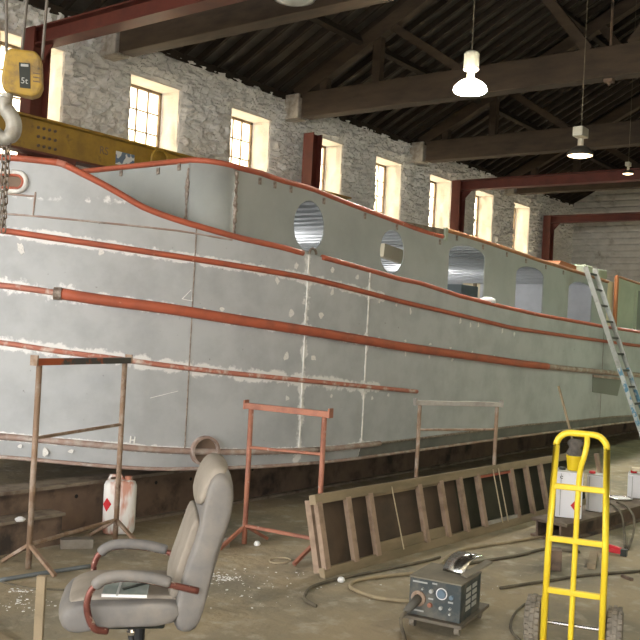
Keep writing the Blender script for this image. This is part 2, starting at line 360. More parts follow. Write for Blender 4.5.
for i, x in enumerate(WX0):
    x1 = x + WWID; yb = YW + WDEP
    w = bpy.data.objects.new('window_%d' % (i + 1), None); C.objects.link(w); w.location = (x + WWID / 2, yb, WZ0); w['kind'] = 'structure'
    w['label'] = 'deep-set multi-pane window in whitewashed stone wall'
    ROOTM[w] = Matrix.Translation(w.location)
    n = 10
    for nm, xx in (('reveal', x), ('reveal', x1)):
        b = MB(); vs_ = []; fs_ = []
        s = -1 if xx == x else 1
        for a in range(n + 1):
            for c in range(41):
                yy = YW + WDEP * a / n - (0 if a else .03); zz = WZ0 + (WZ1 - WZ0) * c / 40
                off = 0 if c in (0, 40) or a == n else .05 * float(vnoise(np.array(yy * 6), np.array(zz * 5 + i * 7), 4)) - .01
                vs_.append((xx + s * (.03 - off), yy, zz))
        for a in range(n):
            for c in range(40):
                k = a * 41 + c; fs_.append((k, k + 1, k + 42, k + 41))
        k0 = len(vs_); ww = s * .35
        vs_ += [(xx + ww, YW + .04, WZ0), (xx + ww, YW + .04, WZ1), (xx + ww, yb, WZ1), (xx + ww, yb, WZ0)]; fs_ += [(k0, k0 + 1, k0 + 2, k0 + 3)]
        b.add(vs_, fs_).build('reveal', rv, w, fix=False)
    MB().box((x + WWID / 2, YW + WDEP / 2 - .01, WZ1 + .05), (WWID + .1, WDEP + .04, .10)).build('lintel', rv, w)
    MB().box((x + WWID / 2, YW + WDEP / 2 - .01, WZ0 - .05), (WWID + .1, WDEP + .04, .10)).build('window_sill', rv, w)
    fr = MB()
    for xx in (x + .02, x1 - .02): fr.box((xx, yb - .02, (WZ0 + WZ1) / 2), (.05, .06, WZ1 - WZ0))
    for zz in (WZ0 + .02, WZ1 - .02): fr.box((x + WWID / 2, yb - .02, zz), (WWID, .06, .05))
    fr.build('window_frame', M_FRAME, w)
    for c in range(1, NC): piece('glazing_bar', vb_me, w, (-WWID / 2 + .04 + pw * c, -.02, (WZ1 - WZ0) / 2))
    for r_ in range(1, NR): piece('glazing_bar', hb_me, w, (0, -.02, .04 + ph * r_))
    for c in range(NC):
        for r_ in range(NR): piece('pane', pane_me, w, (-WWID / 2 + .04 + pw * (c + .5), -.01, .04 + ph * (r_ + .5)))
    # daylight portal in the opening
    pl = bpy.data.lights.new('daylight_portal', 'AREA'); pl.shape = 'RECTANGLE'; pl.size = WWID; pl.size_y = WZ1 - WZ0; pl.cycles.is_portal = True
    po = bpy.data.objects.new('daylight_portal', pl); C.objects.link(po); po.location = (x + WWID / 2, yb + .12, (WZ0 + WZ1) / 2); po.rotation_euler = (R(-90), 0, 0)

# ---- end wall, near wall, doorway wall
def courses(U, V):
    row = np.floor(V / .212); jog = (np.abs((V / .212) % 1 - .5) < .38).astype(float)
    col = np.abs(((U + (row % 2) * .25) / .5) % 1 - .5) < .46
    return .035 * jog * col + .02 * vnoise(U * 2.2, V * 3, 3) + .01 * vnoise(U * 9, row * 3.3, 2)
DOORR = (7.55, 8.7, 0, 4.35)
us = list(np.arange(YN, YW + .01, .12)) + [DOORR[0], DOORR[1]]
us2 = np.array(us); vs = [a for a in np.arange(0, 10.5, .053)] + [DOORR[3]]
def place_r(U, V, H):
    top = np.where(U > YR, EAVE + SLOPE * (YW - U), EAVE + SLOPE * (U - YN)); return np.stack([XR - H, U, np.minimum(V, top + .2)], -1)
wall_right = tag(relief_wall('wall_right', us, vs, [DOORR], courses, place_r, M_BRICK), 'whitewashed brick gable end wall', kind='structure')
gc = MB().prism([(XR + .2, YN - .4, 0), (XR + .2, YW + .6, 0), (XR + .2, YW + .6, EAVE), (XR + .2, YR, RIDGE + .25), (XR + .2, YN - .4, EAVE)], (.2, 0, 0)).build('gable_core', M_BRICK, wall_right)
MB().box((XR + .1, YW + .3, EAVE / 2 + .1), (.2, .8, EAVE + .3)).build('wall_corner', M_STONE, wall_right)
d1 = thing('door_1', 'dark tall doorway in the far gable wall', None or 'door', (XR, (DOORR[0] + DOORR[1]) / 2, 0)); del d1['category']; d1['kind'] = 'structure'
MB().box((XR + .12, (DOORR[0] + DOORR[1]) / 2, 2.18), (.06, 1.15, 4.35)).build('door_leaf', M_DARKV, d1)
for yy in (DOORR[0], DOORR[1]): MB().box((XR, yy, 2.2), (.16, .12, 4.4)).build('door_post', M_IRED, d1)
nw = MB()
nw.box(((XL + XR) / 2, YN - .2, WZ0 / 2), (XR - XL + .8, .4, WZ0)); nw.box(((XL + XR) / 2, YN - .2, (WZ1 + EAVE + .2) / 2), (XR - XL + .8, .4, EAVE + .2 - WZ1))
NWX = [XL + 1.2 + 2.515 * k for k in range(5)]; edges_ = [XL - .4] + [v for x in NWX for v in (x, x + WWID)] + [XR + .4]
for k in range(0, len(edges_), 2): nw.box(((edges_[k] + edges_[k + 1]) / 2, YN - .2, (WZ0 + WZ1) / 2), (edges_[k + 1] - edges_[k], .4, WZ1 - WZ0))
nw = nw.build('wall_front', M_BRICK)
for k, x in enumerate(NWX):   # unseen windows added behind the camera to light the far wall
    w = bpy.data.objects.new('window_%d' % (12 + k), None); C.objects.link(w); w.location = (x + WWID / 2, YN - .35, WZ0); w['kind'] = 'structure'; ROOTM[w] = Matrix.Translation(w.location)  # added unseen window behind the camera
    fr = MB(); zc = (WZ0 + WZ1) / 2
    for xx in (x + .02, x + WWID / 2, x + WWID - .02): fr.box((xx, YN - .35, zc), (.05, .06, WZ1 - WZ0))
    for zz in (WZ0 + .02, zc, WZ1 - .02): fr.box((x + WWID / 2, YN - .35, zz), (WWID, .05, .05))
    fr.build('window_frame', M_FRAME, w); MB().box((x + WWID / 2, YN - .36, zc), (WWID, .006, WZ1 - WZ0)).build('pane', M_PANE, w)
    pl = bpy.data.lights.new('daylight_portal', 'AREA'); pl.shape = 'RECTANGLE'; pl.size = WWID; pl.size_y = WZ1 - WZ0; pl.cycles.is_portal = True
    po = bpy.data.objects.new('daylight_portal', pl); C.objects.link(po); po.location = (x + WWID / 2, YN - .42, zc); po.rotation_euler = (R(90), 0, 0)
tag(nw, 'painted brick side wall behind the camera', kind='structure')
DY0, DY1, DZ = -.6, 11.2, 6.0
lw = MB()
lw.prism([(XL, YN, 0), (XL, DY0, 0), (XL, DY0, DZ), (XL, DY1, DZ), (XL, DY1, 0), (XL, YW, 0), (XL, YW, EAVE), (XL, YR, RIDGE), (XL, YN, EAVE)], (-.4, 0, 0))
tag(lw.build('wall_left', M_BRICK), 'painted brick gable wall with the open slipway doorway', kind='structure')
pl = bpy.data.lights.new('doorway_portal', 'AREA'); pl.shape = 'RECTANGLE'; pl.size = DZ; pl.size_y = DY1 - DY0; pl.cycles.is_portal = True
po = bpy.data.objects.new('doorway_portal', pl); C.objects.link(po); po.location = (XL - .45, (DY0 + DY1) / 2, DZ / 2); po.rotation_euler = (0, R(-90), 0)

# ---- roof
ce = MB()
for s in (1, -1):
    ye = YW + .5 if s > 0 else YN - .5
    p = [(XL - .5, YR, RIDGE + .16), (XR + .5, YR, RIDGE + .16), (XR + .5, ye, roofz(YW if s > 0 else YN) - SLOPE * .5 + .16), (XL - .5, ye, roofz(YW if s > 0 else YN) - SLOPE * .5 + .16)]
    ce.prism(p, (0, 0, .06))
ceiling = tag(ce.build('ceiling', M_ROOF), 'dark sheeted pitched roof on closely spaced rafters', kind='structure')
L_ = math.hypot(YW - YR, RIDGE - EAVE)
raf_me = mesh_of(MB().box((0, 0, 0), (.065, L_ + .5, .13)), M_RAFTER, 'rafter')
ang = math.atan(SLOPE)
nx = int((XR - XL) / .43)
for i in range(nx + 1):
    x = XL + .2 + i * .43
    for s in (1, -1):
        if s < 0 and i % 2: continue
        yc = YR + s * (YW - YR) / 2
        piece('rafter', raf_me, ceiling, (x, yc, (RIDGE + EAVE) / 2 + .09), (-s * ang, 0, 0))
pur_me = mesh_of(MB().box((0, 0, 0), (XR - XL, .10, .17)), M_RAFTER, 'purlin')
for y in (10.12, 7.6, 5.28, 3.0, .4):
    piece('purlin', pur_me, ceiling, ((XL + XR) / 2, y, roofz(y) - .06), ((-ang if y > YR + .1 else ang if y < YR - .1 else 0), 0, 0))
MB().box(((XL + XR) / 2, YW - .02, EAVE + .03), (XR - XL, .16, .14)).build('wall_plate', M_RAFTER, ceiling)

# ---- timber trusses
TRX = [on_y(px, py, 11.6).x for px, py in ((121, 50), (301, 113), (424, 166), (515, 191))]
for X, lab in ((TRX[0] - 4.95, 'nearest heavy timber roof truss overhead near the doorway'), (TRX[0], 'heavy timber roof truss with limewashed beam end above the crane girder'), (TRX[1], 'timber roof truss behind the brightest lamp'),
               (TRX[2], 'timber roof truss above the red crossbeam, behind the dim lamp'), (TRX[3], 'farthest timber roof truss before the gable wall')):
    t = thing('roof_truss', lab, 'truss', (X, YW, 6.0), group='roof trusses')
    b = MB().box((X, (YW + YN) / 2 - .25, 6.25), (.3, YW - YN - .55, .5)).build('tie_beam', M_TIMBER, t, bev=.015)
    MB().box((X, YW - .22, 6.25), (.31, .44, .51)).build('limewashed_end', M_LIMED, t, bev=.02)
    for s in (1, -1):
        fy = lambda y: y if s > 0 else 2 * YR - y
        MB().bar((X, fy(YW - .3), EAVE + .05), (X, fy(YR), RIDGE - .2), .2, .26).build('principal_rafter', M_TIMBER, t)
        for y in (11.0, 9.74):
            MB().bar((X, fy(y), 6.45), (X, fy(y), roofz(y) - .1), .16, .17, (0, 1, 0)).build('post', M_TIMBER, t)
        MB().bar((X, fy(9.5), roofz(9.5) - .15), (X, fy(7.9), 6.5), .13, .15).build('strut', M_TIMBER, t)
        MB().bar((X, fy(7.28), roofz(7.28) - .15), (X, fy(5.55), 6.5), .15, .17).build('strut', M_TIMBER, t)
    MB().tube([(X, YR, 5.9), (X, YR, RIDGE - .2)], .022, 6).build('king_rod', M_RUSTY, t)
    MB().box((X, YR, 5.97), (.14, .14, .05)).build('rod_plate', M_RUSTY, t)

# ---- red steel frames
for k, (px, tp, X, beam, lab) in enumerate(((38, 30, 7.78, True, 'red steel frame against the wall beside the hook block'), (313, 134, 14.35, False, 'lone red steel column in front of a stone wall window'),
                               (459, 181, 20.75, True, 'red steel frame with long crossbeam under the dim lamp'), (549, 216, 27.0, True, 'farthest red steel frame beside the gable wall'))):
    p = on_x(px, tp + 4, X); Y = p.y
    Y = min(Y, YW - .25); ztop = on_y(px, tp, Y).z
    t = thing('portal_column', lab, 'column', (X, Y, 0), group='red steel frames along the stone wall')
    cw = .30
    for dx in (-cw / 2, cw / 2): MB().box((X + dx * .92, Y, ztop / 2), (.025, .26, ztop)).build('flange', M_IRED, t)
    MB().box((X, Y, ztop / 2), (cw - .02, .03, ztop)).build('web', M_IRED, t)
    MB().box((X, Y, .015), (.45, .45, .03)).build('base_plate', M_IRED, t)
    if beam:
        hh = (.25, .3, .25, .22)[k]
        y0 = YN + .02
        MB().box((X, (y0 + Y + .13) / 2, ztop - .012), (.26, Y + .13 - y0, .024)).build('flange', M_IRED, t)
        MB().box((X, (y0 + Y + .13) / 2, ztop - hh), (.26, Y + .13 - y0, .024)).build('flange', M_IRED, t)
        MB().box((X, (y0 + Y + .13) / 2, ztop - hh / 2), (.03, Y + .13 - y0, hh)).build('beam_web', M_IRED, t)
        MB().prism([(X - .01, Y - .13, ztop - hh), (X - .01, Y - .13, ztop - hh - .3), (X - .01, Y - .4, ztop - hh)], (.02, 0, 0)).build('gusset', M_IRED, t)

# ---- yellow crane girder along the wall
GY = 10.75
zt = on_y(16, 114, GY).z; zb = on_y(16, 149, GY).z
t = thing('crane_girder', 'yellow crane runway girder running behind the boat', 'girder', (9, GY, zb))
GX0, GX1 = 2.0, 14.75
MB().box(((GX0 + GX1) / 2, GY, (zt + zb) / 2), (GX1 - GX0, .02, zt - zb)).build('web', M_CRANE, t)
MB().box(((GX0 + GX1) / 2, GY, zt), (GX1 - GX0, .24, .03)).build('flange', M_CRANE, t)
MB().box(((GX0 + GX1) / 2, GY, zb), (GX1 - GX0, .24, .03)).build('flange', M_IRED, t)
for X in (7.78, 14.35): MB().box((X, GY + .12, zb - .12), (.3, .55, .22)).build('bracket', M_IRED, t)
bolt_me = mesh_of(MB().lathe((0, 0, 0), (0, -1, 0), [(.022, 0), (.022, .018), (.012, .024)], 8), M_RUSTY, 'bolt')
c0 = on_y(38, 127, GY); 
for i in range(4):
    for j in range(3):
        px, py = 38 + i * 5.6, 127.5 + j * 9 + i * 1.3
        q = on_y(px, py, GY - .011) - Vector((9, GY, zb)); piece('bolt', bolt_me, t, q)
q = on_y(125, 159.5, GY - .012)
s_ = MB().box(q, (.36, .006, .2)).build('rating_plate', M_SIGN, t); s_['label'] = 'blue and white printed plate'
q = on_y(160, 160, GY - .1)
MB().tube([(q.x + .17 * math.cos(a), q.y, q.z + .17 * math.sin(a)) for a in np.linspace(0, 2 * math.pi, 20)[:-1]], .022, 6, closed=True).build('cable_ring', M_CRANE, t)
tm = text_mesh('RS', .16); tm.materials.append(M_RUSTY); q = on_y(104, 151, GY - .013) - Vector((9, GY, zb))
piece('lettering', tm, t, q, (R(90), 0, 0))

# ================================================================= THE BOAT
BY = 7.25
PLAN = catmull([(3.62, 7.25), (3.72, 6.8), (4.02, 6.24), (4.45, 5.77), (4.92, 5.45), (5.42, 5.22), (6.02, 5.04), (6.8, 4.93), (8.3, 4.87), (10.5, 4.83), (13, 4.76), (16, 4.78), (18.5, 4.95), (20.4, 5.35)], 24)
PLAN = np.array(PLAN); SEG = np.hypot(*np.diff(PLAN, axis=0).T); SARC = np.concatenate([[0], np.cumsum(SEG)]); SMAX = SARC[-1]
def plan_at(s):
    return np.interp(s, SARC, PLAN[:, 0]), np.interp(s, SARC, PLAN[:, 1])
def plan_n(s):
    x0, y0 = plan_at(s - .03); x1, y1 = plan_at(s + .03); d = np.array([x1 - x0, y1 - y0]); d /= np.linalg.norm(d); return np.array([d[1], -d[0]])
def hull_hit(px, py):
    d = ray(px, py); best = None
    # signed cross product of the plan points with the ray direction
    cr = PLAN[:, 0] * d.y - PLAN[:, 1] * d.x
    for i in range(len(cr) - 1):
        if cr[i] * cr[i + 1] <= 0 and cr[i] != cr[i + 1]:
            f = cr[i] / (cr[i] - cr[i + 1]); p = PLAN[i] * (1 - f) + PLAN[i + 1] * f; tt = p[0] / d.x
            if best is None or tt < best[0]: best = (tt, SARC[i] + f * SEG[i])
    if best is None: return None
    return best[1], EYE + d.z * best[0]
def hull_line(pts):
    q = [hull_hit(*p) for p in pts]; q = [a for a in q if a]; q.sort(); return np.array(q)
LN = {
 'A': [(0, 157), (20, 158.5), (45, 161), (62, 163), (75, 170), (100, 182.5), (122, 195), (142, 207), (165, 216), (185, 222.5), (220, 232.5), (240, 238), (260, 242.5), (285, 248), (302, 253), (322, 257), (340, 262), (400, 279), (420, 283), (460, 296), (500, 306), (540, 315), (600, 326), (640, 332)],
 'B': [(0, 230), (45, 237), (100, 245), (160, 254), (240, 266.5), (307, 278), (400, 301.5), (450, 313), (512, 328), (560, 335), (602, 341), (640, 346)],
 'C': [(0, 285), (45, 291), (100, 300), (160, 307.5), (240, 320.5), (320, 333), (400, 346.5), (460, 355), (520, 363.5), (560, 368), (602, 372), (640, 375)],
 'D': [(0, 342), (56, 351), (120, 359), (150, 363.5), (215, 371.5), (340, 384), (416, 391.5), (520, 399), (640, 405)],
 'E': [(0, 436), (50, 440.5), (100, 445), (150, 449.5), (200, 451.5), (248, 452), (328, 449), (430, 437), (520, 425.5), (610, 417), (640, 415)],
 'F': [(0, 457), (50, 461.5), (100, 466), (150, 469.5), (200, 469), (270, 466.5), (340, 461), (430, 449), (520, 436.5), (610, 424.5), (640, 421)],
}
ZL = {}
for k, v in LN.items():
    q = hull_line(v)
    # smooth gently
    ss = np.linspace(0, SMAX, 520); zz = np.interp(ss, q[:, 0], q[:, 1]); nw_ = 3 if k == 'A' else 9; w = np.ones(nw_) / nw_
    zp = np.pad(zz, nw_ // 2, mode='edge'); zz = np.convolve(zp, w, 'valid'); ZL[k] = (ss, zz)
def zat(k, s): return np.interp(s, *ZL[k])
def hull_pt(s, z, off=0.):
    x, y = plan_at(s); n = plan_n(s); return Vector((x + n[0] * off, y + n[1] * off, z))
boat = thing('barge', 'long grey primed steel barge hull with red rubbing strakes under repair', 'boat', (10, BY, .5))
S1, S2, S3 = hull_hit(191, 330)[0], hull_hit(304, 350)[0], hull_hit(366, 350)[0]
S4, S5 = hull_hit(505, 350)[0], hull_hit(603, 350)[0]
cols = [0, hull_hit(34, 260)[0] - .9, S1, S2, S3, S4, S5, SMAX]; cols = sorted(cols)
rows = ['F', 'E', 'D', 'C', 'B', 'A']
FILLW = {'F': .0, 'E': .02, 'D': .06, 'C': .04, 'B': .04, 'A': .012}
D_END = hull_hit(416, 391)[0]; C_JOIN = hull_hit(62, 294)[0]
def filler_val(s, z):
    v = -1.
    for k in 'EDCB':
        if k == 'D' and s > D_END: continue
        fade = 1. if s < S3 + .3 else max(.0, 1 - (s - S3 - .3) / 3.) * .45 + .1
        w = FILLW[k] + (.03 if k == 'C' and s < C_JOIN + .3 else 0)
        d = abs(z - zat(k, s)) - .03
        v = max(v, .64 * fade - d / w * .32 if d > 0 else .64 * fade)
    for s0, w in ((S2, .05), (S3, .022)):
        d = abs(s - s0); v = max(v, .68 - max(0, d - w * .4) / w * .4)
    # broad smear below the bow bulwark
    gs, gz = GSM
    if gs[0] < s < gs[1]: v = max(v, .58 - abs(z - (gz[0] + (gz[1] - gz[0]) * (s - gs[0]) / (gs[1] - gs[0]))) / .06 * .3)
    return v
a_ = hull_hit(2, 197); b_ = hull_hit(140, 203)
GSM = ((a_[0], b_[0]), (a_[1], b_[1]))
for i in range(len(cols) - 1):
    s0, s1 = cols[i], cols[i + 1]; ns = max(4, int((s1 - s0) / .05))
    for j in range(len(rows) - 1):
        nr = 12 if rows[j] != 'F' else 4
        if rows[j] == 'E': nr = 16
        ts = [.5 - .5 * math.cos(math.pi * k / nr) * (1 if True else 0) for k in range(nr + 1)]
        vs = []; fv = []
        for a in range(ns + 1):
            s = s0 + (s1 - s0) * a / ns; zl, zh = float(zat(rows[j], s)), float(zat(rows[j + 1], s))
            for tt in ts:
                z = zl + (zh - zl) * tt; off = -.035 * (1 - tt) if rows[j] == 'F' else 0
                vs.append(hull_pt(s, z, off)); fv.append(filler_val(s, z))
        n1 = nr + 1
        fs = [(a * n1 + b, (a + 1) * n1 + b, (a + 1) * n1 + b + 1, a * n1 + b + 1) for a in range(ns) for b in range(nr)]
        o = MB().add(vs, fs).build('hull_plate', M_BOTSTRIP if rows[j] == 'F' and s0 > S3 - .01 else M_HULL, boat, smooth=True, fix=False)
        at = o.data.attributes.new('filler', 'FLOAT', 'POINT'); at.data.foreach_set('value', fv)
        so = o.modifiers.new('plate', 'SOLIDIFY'); so.thickness = .012; so.offset = -1; so.use_rim = False
# far side plating and flat bottom
vs = []; ns = 90
for a in range(ns + 1):
    s = SMAX * a / ns
    for k in ('F', 'C', 'A'):
        p = hull_pt(s, float(zat(k, s))); vs.append((p.x, 2 * BY - p.y, p.z))
MB().add(vs, [(a * 3 + b, (a + 1) * 3 + b, (a + 1) * 3 + b + 1, a * 3 + b + 1) for a in range(ns) for b in (0, 1)]).build('far_plating', M_HULL, boat, smooth=True)
def lid(name, k, dz, off, m):
    vs = []
    for a in range(ns + 1):
        s = SMAX * a / ns; p = hull_pt(s, float(zat(k, s)) + dz, off); vs += [p, (p.x, max(p.y, 2 * BY - p.y), p.z)]
    return MB().add(vs, [(2 * a, 2 * a + 1, 2 * a + 3, 2 * a + 2) for a in range(ns)]).build(name, m, boat)
lid('bottom_plate', 'F', 0.004, -.04, M_RUSTY)
# side deck (below the cap rail; held down to the midship level at the bow)
vs = []
DZ0 = float(zat('A', hull_hit(225, 234)[0])) - .22
for a in range(ns + 1):
    s = SMAX * a / ns; z = min(float(zat('A', s)) - .12, DZ0); p = hull_pt(s, z, -.012); vs += [p, (p.x, max(p.y, 2 * BY - p.y), z)]
MB().add(vs, [(2 * a, 2 * a + 1, 2 * a + 3, 2 * a + 2) for a in range(ns)]).build('deck', M_CABIN, boat)
# transom
e0 = hull_pt(SMAX, float(zat('F', SMAX))); e1 = hull_pt(SMAX, float(zat('A', SMAX)))
MB().prism([e0, e1, (e1.x, 2 * BY - e1.y, e1.z), (e0.x, 2 * BY - e0.y, e0.z)], (.012, 0, 0)).build('transom', M_HULL, boat)
def strake(name, k, sa, sb, r, m, off=0., dz=0., n=10, zfun=None):
    N = max(6, int((sb - sa) / .08)); pts = []
    for a in range(N + 1):
        s = sa + (sb - sa) * a / N; z = float(zat(k, s)) if zfun is None else zfun(s); pts.append(hull_pt(s, z + dz, off))
    return MB().tube(pts, r, n).build(name, m, boat, smooth=True)
sA1, sA2 = hull_hit(303, 253)[0], hull_hit(322, 257)[0]
strake('cap_rail', 'A', .3, sA1, .026, M_RED); strake('cap_rail', 'A', sA2, SMAX, .024, M_RED)
strake('rail_weld_patch', 'A', hull_hit(57, 163)[0], hull_hit(66, 165)[0],   .0275, M_REDPALE)
strake('upper_strake', 'B', .2, SMAX, .024, M_RED, .012)
strake('scraped_strake_end', 'C', .2, C_JOIN, .024, M_REDPALE, .008)
strake('rubbing_strake', 'C', C_JOIN, hull_hit(546, 367)[0], .044, M_RED, .02, n=14)
strake('rubbing_strake', 'C', hull_hit(546, 367)[0], SMAX, .038, M_CHINE, .016, n=14)
MB().lathe(hull_pt(C_JOIN, float(zat('C', C_JOIN)), .02), (hull_pt(C_JOIN, 0) - hull_pt(C_JOIN - .05, 0)), [(.05, -.06), (.05, .0)], 12).build('strake_end_cap', M_WELD, boat)
strake('lower_strake', 'D', .2, D_END, .021, M_REDPALE, .012)
strake('chine_rail', 'E', .2, S3 + .3, .026, M_CHINE, .006); strake('chine_bead', 'E', S3 + .3, SMAX, .012, M_WELD, .002)
strake('bottom_bead', 'F', .2, SMAX, .016, M_CHINE, -.02)
g = hull_line([(0, 213.5), (50, 217.5), (100, 222.5), (180, 231), (232, 240)])
strake('weld_line', 'A', g[0, 0], g[-1, 0], .008, M_CHINE, .003, zfun=lambda s: float(np.interp(s, g[:, 0], g[:, 1])))
def seam(name, pix, r, m):
    pts = []
    for a in range(len(pix) - 1):
        for k in range(14):
            tt = k / 14; h = hull_hit(pix[a][0] + (pix[a + 1][0] - pix[a][0]) * tt, pix[a][1] + (pix[a + 1][1] - pix[a][1]) * tt); pts.append(hull_pt(h[0], h[1], .001))
    h = hull_hit(*pix[-1]); pts.append(hull_pt(h[0], h[1], .001))
    return MB().tube(pts, r, 6).build(name, m, boat, smooth=True)
for s_, r_, m_ in ((S1, .006, M_WELD), (S2, .009, M_FILL), (S3, .009, M_FILL), (S5, .004, M_WELD)):
    z0, z1 = float(zat('E', s_)) + .01, float(zat('A', s_)) - .01
    MB().tube([hull_pt(s_, z, .001) for z in np.linspace(z0, z1, 40)], r_, 6).build('weld_seam', m_, boat, smooth=True)
seam('weld_seam', [(6, 194), (36, 196.5)], .008, M_CHINE); seam('weld_seam', [(35.5, 192), (33, 215)], .008, M_CHINE)
# filler dabs
dab_mes = []
for k in range(6):
    ph_ = [random.uniform(.28, .55) for _ in range(11)]
    dab_mes.append(mesh_of(MB().prism([(ph_[a] * math.cos(2 * math.pi * a / 11), -.001, ph_[a] * math.sin(2 * math.pi * a / 11)) for a in range(11)], (0, .004, 0)), M_FILL, 'filler_dab'))
def dab(px, py, w, h, m=None):
    hh = hull_hit(px, py); p = hull_pt(hh[0], hh[1], .002); n = plan_n(hh[0]); a = math.atan2(n[1], n[0]) - R(90)
    o = piece('filler_dab', random.choice(dab_mes), boat, p - boat.location, (0, random.uniform(-.4, .4), a), (w, 1, h)); return o
for px, py, w, h in ((21, 249, .07, .13), (101, 252, .06, .06), (296, 266, .06, .08), (332, 270, .06, .06), (277, 281, .05, .07), (332, 292, .05, .08), (291, 313, .08, .08), (321, 315, .07, .08), (286, 356, .07, .09), (313, 358, .08, .05), (204, 310, .05, .05), (222, 309, .05, .05), (287, 398, .05, .05),
     (357, 277, .06, .06), (379, 301, .04, .06), (20, 446, .04, .04), (45, 452, .06, .08), (71, 451, .05, .04), (396, 305, .04, .04), (410, 311, .05, .09), (460, 321, .05, .08), (470, 325, .05, .07), (478, 325, .05, .07), (502, 331, .05, .08), (514, 334, .05, .08), (430, 344, .07, .03), (405, 341, .05, .03), (450, 348, .06, .03), (452, 360, .07, .03), (405, 354, .04, .06), (429, 357, .04, .05), (472, 352, .04, .03), (494, 356, .04, .03), (388, 395, .05, .04), (331, 396, .04, .04), (372, 398, .04, .04)):
    dab(px, py, w, h)
# chalk marks
def chalk(pix, r=.004):
    pts = []
    for px, py in pix: h = hull_hit(px, py); pts.append(hull_pt(h[0], h[1], .003))
    MB().tube(pts, r, 5).build('chalk_mark', M_CHALK, boat)
chalk([(182, 299), (191, 290), (192, 301), (182, 299)]); chalk([(150, 398), (178, 391)], .003)
chalk([(131, 436), (130, 443)], .006); chalk([(135, 436.5), (134, 443.5)], .006); chalk([(130.5, 440), (134.5, 440)], .006)
# hawse hole
hh = hull_hit(5, 181.5); hc = hull_pt(*hh, .004); hn = plan_n(hh[0]); tdir = Vector((-hn[1], hn[0], 0)); hn3 = Vector((hn[0], hn[1], 0))
def oval(cx_, tv, a, b, r, N=28): # stadium
    out = []
    for k in range(N):
        th = 2 * math.pi * k / N; dx = math.cos(th) * r; dz = math.sin(th) * r
        dx += (a - r) if dx > 0 else -(a - r); out.append(cx_ + tv * dx + Vector((0, 0, dz * b / r)))
    return out
ov = oval(hc, tdir, .155, .062, .062)
MB().prism([p + hn3 * .004 for p in ov], hn3 * -.006).build('hawse_opening', M_RUSTY, boat)
MB().tube([p + hn3 * .004 for p in oval(hc, tdir, .17, .075, .075)], .02, 6, closed=True).build('hawse_ring', M_FILL, boat, smooth=True)
MB().tube([p + hn3 * .006 for p in oval(hc, tdir, .145, .052, .052)], .012, 6, closed=True).build('hawse_lip', M_RED, boat, smooth=True)
# bow thruster tube
hh = hull_hit(204, 450.5); tc_ = hull_pt(*hh, 0); hn = plan_n(hh[0]); n3 = Vector((hn[0], hn[1], 0))
MB().lathe(tc_ - n3 * .1, n3, [(.105, 0), (.125, 0), (.125, .15), (.105, .15), (.105, 0)], 24, caps=False).build('thruster_tube', M_CHINE, boat, smooth=False)
MB().lathe(tc_ + n3 * .004, n3, [(.004, 0), (.106, 0), (.106, .004)], 24).build('thruster_grille', M_RUSTY, boat)
# plank shadow painted as a dark quad under the strake on the right
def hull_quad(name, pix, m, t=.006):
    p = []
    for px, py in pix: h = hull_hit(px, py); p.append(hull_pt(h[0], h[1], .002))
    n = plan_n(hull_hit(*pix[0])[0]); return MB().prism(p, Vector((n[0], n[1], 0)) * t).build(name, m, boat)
hull_quad('plank_shadow', [(592, 377), (621, 380), (617, 396), (592, 392)], mat('shadow_panel_grey', (.20, .21, .19), .6)); 
hull_quad('plank_edge', [(592, 374.5), (621, 378), (621, 380), (592, 377)], M_CHINE, .03)

# ---- cabin
CYS, CR, CTAP = 5.34, .29, .033
def cy(x): return CYS - CTAP * max(0., x - 5.7)
def on_c(px, py, off=0.):   # photo pixel on the cabin side, which follows the hull
    d = ray(px, py); k = (CYS + off + CTAP * 5.7) / (d.y + CTAP * d.x); return EYEP + d * k
CXF = on_c(235, 200).x - CR
def cab_x(px): return on_c(px, 250).x
XSTEP = cab_x(444.5); XEND = on_c(607, 300).x
topL = [on_c(px, py) for px, py in ((240, 168), (260, 173), (282, 180.6), (310, 188), (350, 204), (390, 219), (420, 230), (443.5, 237))]
topR = [on_c(px, py) for px, py in ((445, 229.5), (480, 240), (510, 250), (540, 260.5), (584, 274), (607, 281.5))]
zL = lambda x: float(np.interp(x, [p.x for p in topL], [p.z for p in topL])); zR = lambda x: float(np.interp(x, [p.x for p in topR], [p.z for p in topR]))
ztopc = topL[0].z; zbot = lambda x: DZ0 - .02
def holes_poly(kind, cx, cz, a, b, N=26, ztop=None, zb=None):
    if kind == 'oval': return [(cx + a * math.cos(2 * math.pi * k / N), cz + b * math.sin(2 * math.pi * k / N)) for k in range(N)]
    out = [(cx - a, zb), (cx + a, zb)]
    rise = .12
    for k in range(N // 2 + 1):
        th = math.pi * k / (N // 2); out.append((cx + a * math.cos(th), ztop - rise + rise * math.sin(th)))
    return out
def win_px(x0, x1, yt, yb):
    cxp = (x0 + x1) / 2; p0 = on_c(x0, (yt + yb) / 2); p1 = on_c(x1, (yt + yb) / 2); a = on_c(cxp, yt).z; b = on_c(cxp, yb).z
    return (p0.x + p1.x) / 2, (a + b) / 2, (p1.x - p0.x) / 2, (a - b) / 2, a, b
O1 = win_px(293.7, 324.4, 200.6, 251.5); O2 = win_px(380, 404, 229.4, 273.5)
A3 = win_px(448.2, 484.4, 245.5, 296); A4 = win_px(515.5, 543, 266.5, 314); A5 = win_px(568, 591.5, 282, 321)
H_L = [holes_poly('oval', *O1[:4]), holes_poly('oval', *O2[:4])]
H_R = [holes_poly('arch', w[0], 0, w[2], 0, ztop=w[4], zb=w[5]) for w in (A3, A4, A5)]
import bmesh
